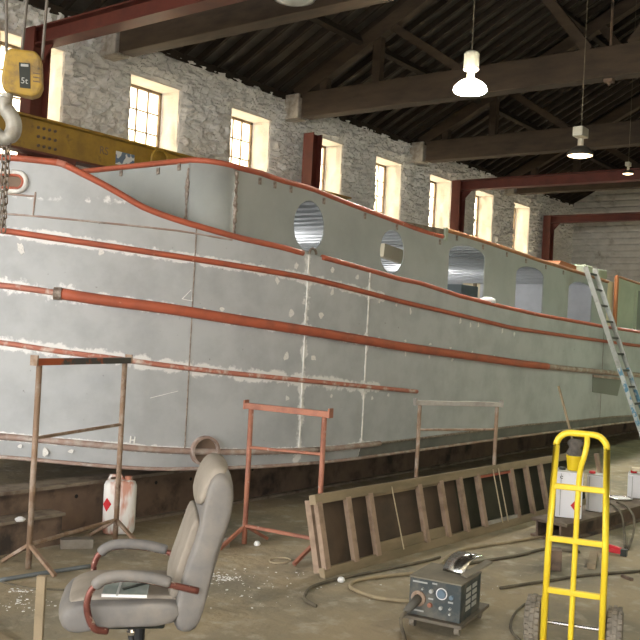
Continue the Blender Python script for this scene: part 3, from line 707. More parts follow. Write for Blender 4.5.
def sheet(name, outer, holes_, y, m, thick=.012):
    """flat plate in the plane Y=y with openings: triangle fill, then thickness"""
    bm = bmesh.new(); edges = []
    for loop in [outer] + holes_:
        vv = [bm.verts.new((x, cy(x) if y == CYS else 2 * BY - cy(x), z)) for x, z in loop]
        for k in range(len(vv)): edges.append(bm.edges.new((vv[k], vv[(k + 1) % len(vv)])))
    bmesh.ops.triangle_fill(bm, use_beauty=True, use_dissolve=False, edges=edges)
    for f in bm.faces:
        if f.normal.y > 0: f.normal_flip()
    me = bpy.data.meshes.new(name); bm.to_mesh(me); bm.free(); mv = ROOTM[boat].inverted(); me.transform(mv); me.materials.append(m)
    o = bpy.data.objects.new(name, me); C.objects.link(o); o.parent = boat
    so = o.modifiers.new('plate', 'SOLIDIFY'); so.thickness = thick; so.offset = -1; return o
XA = CXF + CR
# A1's opening for oval reaches below the deck line? keep the plate bottom under it
zbs = min(O1[5], O2[5], A3[5], A4[5], A5[5]) - .12
zbs = min(zbs, DZ0 - .03)
xs = np.linspace(XA, XSTEP, 24)
outer = [(x, zbs) for x in xs] + [(x, zL(x)) for x in xs[::-1]]
cabL = sheet('cabin_side', outer, H_L, CYS, M_CABIN)
xs2 = np.linspace(XSTEP, XEND, 24)
outer = [(x, zbs) for x in xs2] + [(x, zR(x)) for x in xs2[::-1]]
cabR = sheet('cabin_side', outer, H_R, CYS, M_CABIN)
FY = 2 * BY - CYS
def far_side(name, xs, zf, hs):
    outer = [(x, zbs) for x in xs] + [(x, zf(x)) for x in xs[::-1]]; return sheet(name, outer, hs, FY, M_INNER)
far_side('far_cabin_side', xs, zL, []); far_side('far_cabin_side', xs2, zR, [])
# rounded corner and front
vs = []; nA = 10
for a in range(nA + 1):
    th = math.pi / 2 * a / nA; x = XA - CR * math.sin(th); y = CYS + CR - CR * math.cos(th); vs += [(x, y, zbs), (x, y, ztopc + .035 * a / nA)]
o = MB().add(vs, [(2 * a, 2 * a + 1, 2 * a + 3, 2 * a + 2) for a in range(nA)]).build('cabin_corner', M_CABIN, boat, smooth=True); so = o.modifiers.new('plate', 'SOLIDIFY'); so.thickness = .012; so.offset = 0
MB().box((CXF + .006, BY, (zbs + ztopc + .035) / 2), (.012, 2 * (BY - CYS - CR), ztopc + .035 - zbs)).build('cabin_front', M_CABIN, boat)
vs = []
for a in range(nA + 1):
    th = math.pi / 2 * a / nA; x = XA - CR * math.sin(th); y = 2 * BY - (CYS + CR - CR * math.cos(th)); vs += [(x, y, zbs), (x, y, ztopc + .035 * a / nA)]
MB().add(vs, [(2 * a, 2 * a + 1, 2 * a + 3, 2 * a + 2) for a in range(nA)]).build('cabin_corner', M_CABIN, boat, smooth=True)
for px in (187.5, 235.5):   # ragged welds either side of the corner
    if px > 200: bx, by = XA, CYS - .004
    else: bx, by = CXF - .004, CYS + CR
    pts = [(bx + random.uniform(-.006, .006), by, z) for z in np.linspace(DZ0, ztopc - .04, 34)]
    MB().tube(pts, [random.uniform(.009, .026) for _ in pts], 6).build('ragged_weld', M_WELD, boat)
# cabin rails
railpts = [(CXF, y, ztopc + .03 + .0 * y) for y in np.linspace(2 * BY - CYS - CR, CYS + CR, 12)]
for a in range(nA - 1, -1, -1):
    th = math.pi / 2 * a / nA; railpts.append((XA - CR * math.sin(th), CYS + CR - CR * math.cos(th), ztopc + .03 * a / nA))
railpts += [(x, cy(x), zL(x)) for x in xs[1:]]
MB().tube(railpts, .026, 8).build('roof_rail', M_RED, boat, smooth=True)
MB().tube([(x, cy(x), zR(x)) for x in xs2], .026, 8).build('roof_rail', mat('ochre_rail', (.36, .17, .07), .5, 0, col2=(.28, .11, .05), scale=6), boat, smooth=True)
MB().bar((XSTEP - .03, cy(XSTEP) - .02, zL(XSTEP) - .04), (XSTEP - .03, cy(XSTEP) - .02, zR(XSTEP) + .02), .05, .04, (0, 1, 0)).build('rail_bracket', M_PALEG, boat)
MB().prism([(XSTEP - .05, cy(XSTEP) - .01, zL(XSTEP)), (XSTEP - .05, cy(XSTEP) - .01, zR(XSTEP)), (XSTEP - .9, cy(XSTEP) - .01, zL(XSTEP - .9) + .02)], (0, .02, 0)).build('gusset', M_RUSTEDGE, boat)
# little brackets along the top edge
tab_me = mesh_of(MB().box((0, 0, 0), (.03, .012, .06)), M_WELD, 'tab')
for px, py in ((121, 173), (158, 171), (179, 167), (260, 181), (275, 185), (291, 189.5), (324, 201), (365, 216), (397, 227), (440, 242), (457, 238), (483, 247), (507, 254.5), (526, 261), (546, 267), (563.5, 272.5)):
    if px < 190: q = on_x(px, py, CXF - .012)
    else: q = on_c(px, py, -.008)
    piece('tab', tab_me, boat, q - boat.location, (0, 0, R(90) if px < 190 else 0))
# roof: deck sheet and its transverse ribs, seen through the windows
def roof_part(xa, xb, zf, n):
    vs = []
    for x in np.linspace(xa, xb, n):
        vs += [(x, cy(x) + .01, zf(x) - .01), (x, BY, zf(x) + .05), (x, 2 * BY - cy(x) - .01, zf(x) - .01)]
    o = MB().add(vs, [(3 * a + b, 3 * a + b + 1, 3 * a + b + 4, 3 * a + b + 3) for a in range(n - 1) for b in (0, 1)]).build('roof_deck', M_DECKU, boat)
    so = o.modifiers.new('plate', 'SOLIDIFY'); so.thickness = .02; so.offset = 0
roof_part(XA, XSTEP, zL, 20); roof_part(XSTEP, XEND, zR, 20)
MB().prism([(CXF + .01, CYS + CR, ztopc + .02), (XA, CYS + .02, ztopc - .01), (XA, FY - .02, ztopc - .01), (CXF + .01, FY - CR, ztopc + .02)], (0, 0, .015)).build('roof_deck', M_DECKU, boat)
rib_me = mesh_of(MB().prism([(-.072, 0, 0), (.072, 0, 0), (.066, 0, -.05), (-.066, 0, -.05)], (0, FY - CYS - .06, 0)), M_INNER, 'roof_rib')
x = XA + .1
while x < XEND - .05:
    zf = zL if x < XSTEP else zR
    piece('roof_rib', rib_me, boat, Vector((x, cy(x) + .03, zf(x) - .015)) - boat.location); x += .2
# aft bulkhead with an opening, its light imitated by a cream panel behind
q0 = on_x(463, 279, XEND - .02); q1 = on_x(481, 283, XEND - .02)
ya, yb, zh = q1.y, q0.y, q0.z; zr_ = zR(XEND) - .02; xb_ = XEND - .03
for nm, y0_, y1_, z0_, z1_ in (('aft_bulkhead', cy(XEND) + .02, ya, zbs, zr_), ('aft_bulkhead', yb, 2 * BY - cy(XEND) - .02, zbs, zr_), ('aft_bulkhead', ya, yb, zh, zr_)):
    MB().box((xb_, (y0_ + y1_) / 2, (z0_ + z1_) / 2), (.03, y1_ - y0_, z1_ - z0_)).build(nm, M_INNER, boat)
MB().box((xb_ + .35, (ya + yb) / 2 + .2, (zbs + zh) / 2), (.03, yb - ya + .9, zh - zbs + .1)).build('cream_light_panel', M_CREAM, boat)
MB().box((xb_ - .005, ya + (yb - ya) * .3, (zbs + zh) / 2), (.05, .05, zh - zbs)).build('companion_post', M_WOOD, boat)
# fittings on the roof and inside
for px, py, w in ((583, 270.5, .34), (597, 274.5, .4)):
    q = on_c(px, py, +.25); MB().box((q.x, cy(q.x) + .3, q.z), (w, .3, .16)).build('vent_box', M_PALEG, boat, bev=.02)
q0 = on_c(556, 264, +.2); q1 = on_c(578, 270, +.2)
MB().prism([(q0.x, q0.y, q0.z - .05), (q1.x, q0.y, q1.z - .05), (q1.x, q0.y, q1.z + .06), (q0.x + .2, q0.y, q0.z + .07)], (0, .5, 0)).build('roof_board', M_ORANGE, boat)
q = on_c(583.5, 265.5, +.3); MB().lathe((q.x, q.y, q.z - .06), (0, 0, 1), [(.05, 0), (.06, .05), (.05, .08)], 10).build('roof_knob', M_BLACK, boat)
q = on_y(393, 256, 6.6)
MB().bar(on_y(381, 250, 6.4), on_y(404, 258, 6.4), .10, .17).build('cabin_shelf', M_CREAM, boat)
q = on_y(460, 298, 6.2); MB().box((q.x, q.y, q.z), (.5, .3, .36)).build('cabin_locker', mat('slate_blue', (.18, .22, .23), .6), boat)
# wheelhouse bulwark at the right-hand end
CYW = cy(14.8)
xw = on_c(613, 300).x; zt0 = on_c(614, 276).z; zt1 = on_c(640, 284).z; xe = on_c(640, 300).x
sl = (zt1 - zt0) / (xe - xw); XW1 = 19.2
zq = lambda x: zt0 + sl * (x - xw) if x < xe + .6 else zt0 + sl * (xe + .6 - xw)
MB().prism([(xw, CYW - .03, zbs), (XW1, CYW - .03, zbs), (XW1, CYW - .03, zq(XW1)), (xe + .6, CYW - .03, zq(xe + .6)), (xw, CYW - .03, zt0)], (0, .012, 0)).build('wheelhouse_side', mat('wheelhouse_green', (.42, .46, .37), .55, 0, col2=(.36, .40, .32), scale=3), boat)
MB().box((xw - .02, CYW - .04, (zbs + zt0) / 2), (.07, .05, zt0 - zbs)).build('edge_strip', M_ORANGE, boat)
MB().tube([(xw, CYW - .03, zt0), (xe + .6, CYW - .03, zq(xe + .6)), (XW1, CYW - .03, zq(XW1))], .022, 8).build('wheelhouse_rail', MATS['ochre_rail'], boat)
xd = on_c(636.5, 300, -.04).x; zd = on_c(638, 291).z
MB().box((xd, CYW - .05, (zbs + zd) / 2), (.05, .04, zd - zbs)).build('recess_frame', M_PALEG, boat)
MB().box((xd + .45, CYW - .045, (zbs + zd) / 2), (.85, .03, zd - zbs)).build('recess_panel', MATS['shadow_panel_grey'], boat)
MB().box(((XEND + xw) / 2, CYW + .03, (zbs + zt0) / 2 - .05), (xw - XEND, .03, zt0 - zbs - .1)).build('door_board', M_CREAM, boat)
# bracket in the rail gap below the oval window
h = hull_hit(312, 254); p = hull_pt(h[0], h[1], .01)
MB().tube([p + Vector((.05 * math.cos(a), 0, .05 * math.sin(a))) for a in np.linspace(0, math.pi, 9)], .012, 6).build('rail_eye', M_WELD, boat)
q = on_y(492, 299, 5.02); MB().lathe(hull_pt(*hull_hit(492, 303), -.06) , (0, 0, 1), [(.10, 0), (.09, .05), (.04, .07)], 12).build('deck_vent', M_WHITE, boat, smooth=True)

for lx0, pw_, lab in ((8.0, 75, 'added unseen fill lamp on the cabin floor below the oval windows'), (12.0, 60, 'added unseen fill lamp on the cabin floor below the arched windows')):  # unseen lamps added to brighten the cabin ceiling
    t = thing('fill_lamp', lab, 'lamp', (lx0, BY + .2, DZ0 + .01))
    MB().lathe((lx0, BY + .2, DZ0 + .01), (0, 0, 1), [(.1, 0), (.1, .02), (.02, .03), (.02, .2), (.1, .28), (.1, .3)], 14).build('lamp_body', M_DKPLATE, t); MB().lathe((lx0, BY + .2, DZ0 + .305), (0, 0, 1), [(.09, 0), (.09, .01)], 14).build('lens', M_GLASSF, t)
    li = bpy.data.lights.new('lamp_light', 'POINT'); li.energy = pw_; li.color = (1, .98, .95); li.shadow_soft_size = .08; lo = bpy.data.objects.new('lamp_light', li); C.objects.link(lo); lo.parent = t; lo.location = (0, 0, .42)
# ---- keel blocks / girders under the boat
GBY = 5.8
t = thing('keel_girder', 'rusty steel girder running under the boat with bolt holes', 'girder', (10, GBY, 0))
MB().box((10, GBY + .012, .205), (18, .024, .37)).build('web', M_RUSTY, t)
MB().box((10, GBY + .02, .395), (18, .24, .025)).build('flange', M_RUSTEDGE, t)
MB().box((10, GBY + .03, .012), (18, .18, .024)).build('flange', M_RUSTEDGE, t)
hole_me = mesh_of(MB().lathe((0, 0, 0), (0, -1, 0), [(.016, 0), (.016, .004)], 8), M_BLACK, 'bolt_hole')
x = 2.0
while x < 14: piece('bolt_hole', hole_me, t, (x - 10, -.001, .34 + random.uniform(-.02, .02) - .05)); x += .42
t2 = thing('steel_channel', 'dark steel channel laid along the foot of the keel girder', 'channel', (3.2, GBY - .22, 0))
MB().box((2.1, GBY - .19, .11), (4.2, .14, .22)).build('channel_body', M_RUSTY, t2); MB().box((2.1, GBY - .20, .23), (4.2, .2, .02)).build('channel_flange', M_RUSTEDGE, t2)

# ================================================================= LAMPS
M_SHADE = mat('dark_shade', (.05, .045, .035), .6)
def pendant(p, lab, lit, kind, col=LAMP_COL, power=1., sc_=1.):
    """p: centre of the lamp mouth"""
    t = thing('pendant_lamp', lab, 'lamp', tuple(p), group='pendant shed lamps')
    x, y, z = p
    gl = lit == 2 and kind == 'lit'
    MB().lathe((x, y, z), (0, 0, 1), [(.195, 0), (.205, .02), (.195, .06), (.14, .115), (.075, .15), (.065, .15), (.13, .105), (.185, .055), (.193, .02), (.195, 0)], 24, caps=False).build('reflector', M_GLOW if gl else M_ALU if kind == 'lit' else M_SHADE, t, smooth=True)
    MB().lathe((x, y, z), (0, 0, 1), [(.004, -.025), (.12, -.018), (.185, .004), (.185, .012), (.004, .014)], 24).build('bulb', M_BULB if lit == 2 else M_BULB2 if lit == 1 else M_GLASSF, t, smooth=True)
    MB().lathe((x, y, z + .145), (0, 0, 1), [(.045, 0), (.045, .125), (.03, .13)], 12).build('neck', M_LAMPG, t)
    if kind == 'box': MB().box((x - .02, y, z + .36), (.26, .16, .15)).build('ballast_box', M_LAMPG, t, bev=.01)
    else: MB().lathe((x, y, z + .27), (0, 0, 1), [(.09, 0), (.095, .01), (.095, .2), (.08, .22)], 18).build('ballast_box', M_LAMPG, t)
    MB().tube([(x, y, z + .45), (x, y, z + (roofz(y) - z + .02) / sc_)], .008, 6).build('hanging_cord', M_HOSED, t)
    t.scale = (sc_,) * 3
    if lit:
        li = bpy.data.lights.new('lamp_light', 'SPOT'); li.energy = LAMP_W * power * (1.0 if lit == 2 else .5); li.color = col; li.shadow_soft_size = .14; li.spot_size = R(165); li.spot_blend = .5
        lo = bpy.data.objects.new('lamp_light', li); C.objects.link(lo); lo.parent = t; lo.location = (0, 0, -.05)
    return t
LY = 5.3
pendant(on_y(470, 92, LY), 'brightest pendant lamp, glowing white with round grey housing', 2, 'lit')
pendant(on_y(580, 156, LY), 'dim orange pendant lamp with square ballast box', 1, 'box')
pendant(on_y(294, -1, LY), 'unlit pendant lamp cut by the top edge', 0, 'lit')
pendant(on_y(628, 174, 5.7), 'smallest far pendant lamp beside the right edge', 1, 'box', sc_=.5, power=.4)
for X, pw_, lab in ((9.0, .25, 'pendant lamp over the near aisle by the welder'), (12.5, .4, 'pendant lamp over the near aisle by the ladder'), (17.0, .5, 'pendant lamp over the near aisle by the stern')): pendant((X, .6, 4.8), lab, 2, 'box', LAMP_COL if X < 10 else GREEN_COL, pw_)
for X, lab in ((20.6, 'added unseen pendant lamp over the stern end'), (24.8, 'added unseen pendant lamp nearest the gable door')): pendant((X, LY, 4.8), lab, 2, 'box', LAMP_COL, 3.0)  # lamps beyond the visible row, added to brighten the gable wall

# ================================================================= HOOK BLOCK
HD = 5.9
hp = at_depth(23, 74, HD)
t = thing('hook_block', 'worn yellow crane hook block with steel hook and wire ropes', 'crane hook', tuple(hp), HEAD - R(90) + R(12))
MXW = ROOTM[t]
def hk(px, py, dy=0.):  # photo position in the block's own plane
    d = ray(px, py); n = Vector((math.cos(HEAD + R(12)), math.sin(HEAD + R(12)), 0)); n = MXW.to_3x3() @ Vector((0, 1, 0))
    tt = (hp - EYEP).dot(n) / d.dot(n); return EYEP + d * tt + n * dy
nrm = (MXW.to_3x3() @ Vector((0, 1, 0)))
out = [(10, 50), (36, 53), (42, 60), (43.5, 88), (40, 96), (32, 98.5), (10, 94), (3.5, 90), (2, 80), (6, 55)]
MB().prism([hk(*p, -.06) for p in out], nrm * .12).build('sheave_housing', M_HOOKY, t, bev=.02)
MB().prism([hk(*p, -.064) for p in ((20, 65), (31, 66), (31.5, 91), (21, 90))], nrm * .01).build('name_plate', M_DKPLATE, t)
MB().prism([hk(*p, -.067) for p in ((22, 66.5), (29.5, 67.2), (29.5, 69.5), (22, 69))], nrm * .006).build('plate_print', M_DIAL, t)
tm = text_mesh('5t', .056); tm.materials.append(M_DIAL); piece('lettering', tm, t, MXW.inverted() @ hk(25.5, 83.5, -.066), (R(90), 0, 0))
for py in (75, 79, 83): MB().prism([hk(*p, -.064) for p in ((34, py), (41, py + 1), (41, py + 2), (34, py + 1))], nrm * .01).build('housing_rib', M_RUSTY, t)
MB().tube([hk(7, 94), hk(7, 103)], .035, 12).build('swivel', M_HOOK, t)
hpts = [(6, 98), (4, 106), (9, 113), (13.5, 122), (13, 132), (7, 138), (0, 137), (-6, 131), (-8, 124)]
MB().tube(catmull([hk(*p) for p in hpts], 5), [.04] * 8 + [.052] * 16 + [.046] * 12 + [.025] * 5, 10).build('hook', M_HOOK, t, smooth=True)
for a, b in (((6.5, 52), (6, -60)), ((22, 50), (32, -50)), ((42, 60), (52, -60))): MB().tube([hk(*a), hk(*b)], .011, 6).build('wire_rope', M_ROPE, t)
t = thing('lifting_chain', 'rusty link chain hanging from the crane hook', 'chain', tuple(hk(3, 240)))
lk = MB(); N = 14
lk.tube([(.016 * math.cos(a), 0, .016 * math.sin(a) + (.014 if math.sin(a) > 0 else -.014)) for a in np.linspace(0, 2 * math.pi, N + 1)[:-1]], .0055, 5, closed=True)
link_me = mesh_of(lk, M_CHAIN, 'chain_link')
for cpx, x0, x1, ya, yb in ((0, 9, 3, 136, 236), (1, 4, 1, 137, 230)):
    p0, p1 = hk(x0, ya), hk(x1, yb); n = int((p1 - p0).length / .046)
    for k in range(n):
        q = p0.lerp(p1, k / n) + nrm * (.03 * cpx) - Vector(t.location); piece('chain_link', link_me, t, q, (0, R(4), R(90) * (k % 2) + R(30)))

# ================================================================= TRESTLE STANDS
def stand(pts, htop, lab, mp, mt, mid, low, feet, over=.05, rise=0.):
    a, b = [Vector((p[0], p[1], 0)) for p in pts]
    t = thing('trestle_stand', lab, 'stand', tuple((a + b) / 2), group='steel trestle stands beside the boat')
    d = (b - a).normalized(); n = Vector((-d.y, d.x, 0)); up = Vector((0, 0, 1))
    for q in (a, b): MB().tube([q + up * .01, q + up * htop], .02, 8).build('post', mp, t, smooth=True)
    o = MB().bar(a - d * over + up * (htop + .02), b + d * over + up * (htop + .02), .05, .045).build('top_bar', mt, t, bev=.004)
    for s, q in ((-1, a), (1, b)): MB().bar(q + d * s * over + up * (htop - .005), q + d * s * over + up * (htop + .065), .06, .014, d).build('end_stop', mt if mt is not M_STANDD else M_STANDB, t)
    MB().tube([a + up * mid[0], b + up * mid[1]], .012, 6).build('brace', mp, t)
    MB().tube([a + up * low, b + up * low], .015, 6).build('tie_bar', mp, t)
    for q in (a, b):
        for s in (-1, 1):
            MB().bar(q + up * low, q + n * s * feet + d * (0.04 * s) + up * .012, .026, .022).build('foot', mp, t)
    return t
def fl2(px, py): p = on_floor(px, py); return (p.x, p.y)
stand((fl2(28, 570), fl2(115, 542)), 1.37, 'tall rusty trestle stand with red and black top bar at the bow', M_STANDB, M_STANDD, (.88, .90), .17, .26)
stand((fl2(244, 545), fl2(317, 560)), 1.06, 'orange-red trestle stand in the middle, behind the wooden frame end', M_STANDR, M_STANDR, (.76, .78), .15, .26)
def hp2(px, py, dep): p = at_depth(px, py, dep); return (p.x, p.y)
stand((hp2(420, 402, 8.6), hp2(497, 407, 8.9)), 1.03, 'trestle stand with pale grey top bar near the hull midship', M_STANDB, M_STANDG, (.79, .80), .15, .26)

# ================================================================= WOODEN RUNG FRAME
b0 = on_floor(328, 576.5); b1 = on_floor(548, 515.5); ax = (b1 - b0).normalized(); b1 = b0 + ax * ((b1 - b0).length + 1.0)
nb = Vector((-ax.y, ax.x, 0)); lean = R(14); upv = Vector((0, 0, 1)) * math.cos(lean) + nb * math.sin(lean); nf = -(nb * math.cos(lean) - Vector((0, 0, 1)) * math.sin(lean))
WF = .53
t = thing('rung_frame', 'long weathered wooden gangway frame with rungs leaning on its edge', 'gangway', tuple(b0))
LEN = (b1 - b0).length
def rf(u, v, w=0.): return b0 + ax * u + upv * v + nf * w
MB().bar(rf(-.06, .03), rf(LEN, .03), .05, .07, upv).build('side_rail', M_WOOD, t, bev=.005)
MB().bar(rf(-.06, WF), rf(LEN, WF), .06, .07, upv).build('side_rail', M_WOOD, t, bev=.005)
MB().bar(rf(-.02, .03, -.06), rf(-.02, WF, -.06), .05, .05, ax).build('end_batten', M_RUNG, t)
def u_of(px, py):  # where a pixel meets the frame plane, along its length
    d = ray(px, py); tt = (b0 - EYEP).dot(nf) / d.dot(nf); return (EYEP + d * tt - b0).dot(ax)
RUNG = [(318, 517), (350, 532), (372, 526), (421.5, 516), (443, 511.5), (462, 506.5), (480, 503), (513, 493), (528, 490), (542, 486), (598, 470)]
US = [u_of(*p) for p in RUNG]
for u in US: MB().bar(rf(u, .05, .015), rf(u, WF - .02, .015), .055, .04, nf).build('rung', M_RUNG, t, bev=.004)
MB().bar(rf(0, WF / 2, -.045), rf(US[5], WF / 2, -.045), .012, WF - .04, upv).build('back_board', M_PLY, t)
MB().bar(rf(US[5], WF / 2, -.045), rf(LEN, WF / 2, -.045), .012, WF - .04, upv).build('back_board', M_PLYG, t)
for ua, ub, v in ((US[2], US[3], .52), (US[2], US[3], .10), (US[3], US[4], .52), (US[3], US[4], .10)):
    MB().bar(rf(ua + .03, v), rf(ub - .03, v), .025, .085, upv).build('cleat', M_WOOD, t)
MB().bar(rf(US[6] + .03, .075), rf(US[7] + .02, .075), .05, .03, upv).build('paint_patch', M_STANDG, t); MB().bar(rf(US[6] + .03, WF - .05), rf(US[7], WF - .05), .05, .02, upv).build('paint_patch', M_RED, t)
MB().tube([rf((US[2] + US[3]) / 2 - .06, WF, .035), rf((US[2] + US[3]) / 2 - .02, .05, .035)], .005, 5).build('cord', M_STRING, t)
for du in (-.05, .05): MB().tube([rf((US[6] + US[7]) / 2 + du, WF, .035), rf((US[6] + US[7]) / 2 + du + .02, .05, .035)], .006, 5).build('cord', M_STRING, t)

# ================================================================= ALUMINIUM LADDER
lt = on_c(591, 271, -.07); hr_ = hull_hit(596, 326)
yh_ = hull_pt(*hr_).y - .075; lf = Vector((lt.x, lt.y - (lt.y - yh_) * lt.z / (lt.z - hr_[1]), 0)); lf.x = on_y(*to_px(lf), lf.y).x
t = thing('aluminium_ladder', 'paint-spattered aluminium ladder leaning on the cabin side', 'ladder', tuple(lf))
lx = Vector((1, 0, 0)); hw = .19
ld = (lt - lf).normalized()
lt = lt + ld * .05
for s in (-1, 1):
    a = lf + lx * hw * s; b = lt + lx * hw * s
    MB().bar(a, b, .028, .07, ld.cross(lx)).build('stile', M_ALU, t)
    MB().bar(a.lerp(b, .12), a.lerp(b, .48), .03, .055, ld.cross(lx)).build('paint_spatter', M_ALUBLUE, t)
    MB().bar(a, a + ld * .06, .04, .09, ld.cross(lx)).build('foot', M_BLACK, t)
nr = 12
for k in range(nr):
    f = (k + .6) / nr; c = lf.lerp(lt, f); MB().tube([c - lx * hw, c + lx * hw], .018, 8).build('rung', M_DKPLATE, t)  # near-black colour stands in for the shade on the rungs

# ================================================================= OFFICE CHAIR
CD = 4.05
cpos = at_depth(141, 600, CD); CA = HEAD + math.atan((320 - 141) / FPX) + R(90)
t = thing('office_chair', 'dusty grey high-back office chair with chipped tube armrests', 'chair', (cpos.x, cpos.y, 0), CA)
def cb(mb, name, m, par=None, **k):
    if name not in ('gas_lift', 'base_leg', 'caster'): mb.v = [(p[0], p[1], p[2] - .05) for p in mb.v]
    return mb.build(name, m, par or t, world=False, **k)
seat = [(-.20, .44), (.0, .43), (.18, .415), (.30, .40), (.345, .43), (.36, .485), (.335, .535), (.27, .56), (.10, .565), (-.10, .56), (-.21, .55)]
cb(MB().puff(seat, .255, .05), 'seat', M_LEATH, smooth=True, sub=1)
cb(MB().puff([(-.20, .52), (.25, .535), (.325, .52), (.315, .545), (.24, .578), (.1, .582), (-.19, .575)], .205, .03), 'seat_pad', M_DUST, smooth=True, sub=1)
shell = [(-.13, .41), (-.135, .55), (-.165, .70), (-.215, .86), (-.245, 1.0), (-.255, 1.07), (-.285, 1.125), (-.33, 1.13), (-.37, 1.09), (-.385, 1.0), (-.375, .90), (-.34, .76), (-.295, .60), (-.262, .46), (-.235, .395), (-.18, .385)]
cb(MB().puff(shell, .25, .05), 'backrest', M_LEATH, smooth=True, sub=1)
fpad = [(-.10, .53), (-.125, .66), (-.172, .80), (-.200, .90), (-.225, .93), (-.25, .88), (-.21, .74), (-.17, .60), (-.15, .53)]
cb(MB().puff(fpad, .215, .03), 'back_cushion', M_DUST, smooth=True, sub=1)
head = [(-.205, .93), (-.215, 1.02), (-.235, 1.09), (-.275, 1.145), (-.33, 1.148), (-.365, 1.12), (-.33, 1.10), (-.28, 1.08), (-.255, .95)]
cb(MB().puff(head, .22, .04), 'headrest', M_DUST, smooth=True, sub=1)
for s in (1, -1):
    y = s * .275
    arm = catmull([(.139, y * .9, .43), (.19, y, .452), (.222, y, .52), (.222, y, .585), (.19, y, .635), (.105, y, .66), (0, y, .656), (-.105, y, .635), (-.235, y * .93, .60)], 6)
    a = cb(MB().tube([tuple(p) for p in arm], .015, 8), 'armrest', M_ARM, smooth=True)
    pad = [tuple(p) for p in catmull([(.20, y, .625), (.17, y, .655), (.105, y, .672), (0, y, .668), (-.06, y, .657), (-.115, y, .642)], 5)]
    cb(MB().tube(pad, [.018] + [.025] * (len(pad) - 2) + [.02], 10), 'arm_pad', M_LEATH, a, smooth=True)
cb(MB().lathe((0, 0, .06), (0, 0, 1), [(.035, 0), (.035, .16), (.025, .16), (.025, .31)], 12), 'gas_lift', M_BLACK)
cb(MB().box((.02, 0, .405), (.26, .2, .04)), 'mechanism', M_DKPLATE, bev=.01)
lev = cb(MB().tube([(.04, .06, .40), (.04, .2, .40), (.03, .22, .36)], .012, 8), 'lever', M_BLACK); 
cb(MB().lathe((.04, .262, .418), (0, 0, 1), [(.014, 0), (.018, .014), (.01, .024)], 8), 'bolt_head', M_CHROME)
for k in range(5):
    a = 2 * math.pi * k / 5 + .3; d = Vector((math.cos(a), math.sin(a), 0))
    lg = cb(MB().bar(d * .03 + Vector((0, 0, .11)), d * .29 + Vector((0, 0, .075)), .045, .035), 'base_leg', M_BLACK, bev=.006)
    c = d * .29 + Vector((0, 0, .029)); cb(MB().lathe(c - d.cross(Vector((0, 0, 1))) * .02, d.cross(Vector((0, 0, 1))), [(.028, 0), (.028, .04)], 12), 'caster', M_BLACK, lg)
# glass sheet lying on the seat
Mch = ROOTM[t]; gp = Mch @ Vector((.065, .165, .545))
t = thing('glass_offcut', 'small framed grey glass sheet propped on the chair seat', 'glass sheet', tuple(gp), rot=(R(-9), 0, CA + R(-6)))
MB().box((0, 0, 0), (.19, .19, .008)).build('sheet', mat('grey_green_glass', (.20, .24, .22), .2, 0, col2=(.30, .33, .30), scale=8, spec=.6), t, world=False)
MB().box((.03, .0, .006), (.01, .2, .006)).build('divider', M_DIAL, t, world=False); MB().box((-.045, .0, .006), (.14, .014, .006), Matrix.Rotation(R(35), 3, 'Z')).build('divider', M_DKPLATE, t, world=False)
for yy in (-.095, .095): MB().box((0, yy, .002), (.19, .006, .012)).build('edging', M_WHITE, t, world=False)

# ================================================================= SACK TRUCK
TD = 4.82
tp = at_depth(571.5, 640, TD); view_a = HEAD - math.atan((571.5 - 320) / FPX)
TA = view_a - R(90) - R(4)
t = thing('sack_truck', 'bright yellow tubular sack truck with pneumatic tyres', 'hand truck', (tp.x, tp.y, 0), TA)
hw = .139
def tb(mb, name, m, par=None, **k): return mb.build(name, m, par or t, world=False, **k)
lx_ = lambda z: .012 * (z / 1.2)
fr = [(-hw - .01, 0, .03), (-hw - .006, 0, .6), (-hw + lx_(1.1), 0, 1.15)]
for k in range(7):
    a = math.pi - math.pi / 2 * k / 6; fr.append((-hw + .075 + .01 + .075 * math.cos(a), 0, 1.138 + .075 * math.sin(a)))
fr += [(-p[0] + .006, p[1], p[2]) for p in fr[::-1]]
tb(MB().tube(fr, .0175, 12), 'frame', M_YEL, smooth=True)
cp = catmull([(.028, 0, 1.208), (.032, -.015, 1.17), (.022, -.03, 1.10), (.004, -.012, 1.02), (-.002, 0, .92), (-.004, 0, .6), (-.006, 0, .03)], 6)
tb(MB().tube([tuple(p) for p in cp], .015, 10), 'centre_bar', M_YEL, smooth=True)
for z in (.918, .632, .352): tb(MB().bar((-hw, 0, z + .0), (hw, 0, z), .031, .031), 'cross_bar', M_YEL, bev=.006)
tb(MB().tube([(-.2, .12, .14), (.2, .12, .14)], .011, 8), 'axle', M_CHROME)
for s in (-1, 1):
    tb(MB().prism([(s * (hw + .018), .02, .30), (s * (hw + .018), .06, .30), (s * (hw + .018), .15, .18), (s * (hw + .018), .12, .14), (s * (hw + .018), .02, .06)], (s * .012, 0, 0)), 'axle_bracket', M_YEL)
    wc = Vector((s * .215, .12, .14))
    w = tb(MB().lathe(wc - Vector((.045, 0, 0)), (1, 0, 0), [(.07, 0), (.105, .0), (.125, .012), (.133, .028), (.135, .045), (.133, .062), (.125, .078), (.105, .09), (.07, .09)], 28), 'wheel', M_TYRE, smooth=True)
    tr = MB()
    for k in range(26):
        for q in (-1, 0, 1):
            a = 2 * math.pi * (k + (.5 if q else 0)) / 26; rr = .1365 if q == 0 else .131
            rot = Matrix.Rotation(-a, 3, 'X')
            tr.box(wc + Vector((q * .027, 0, 0)) + rot @ Vector((0, 0, rr)), (.02, .024, .012), rot)
    tb(tr, 'tread', M_TYRE, w)
    tb(MB().lathe(wc - Vector((.03, 0, 0)), (1, 0, 0), [(.03, -.01), (.07, 0), (.07, .06), (.03, .07)], 20), 'hub', M_YEL, w)
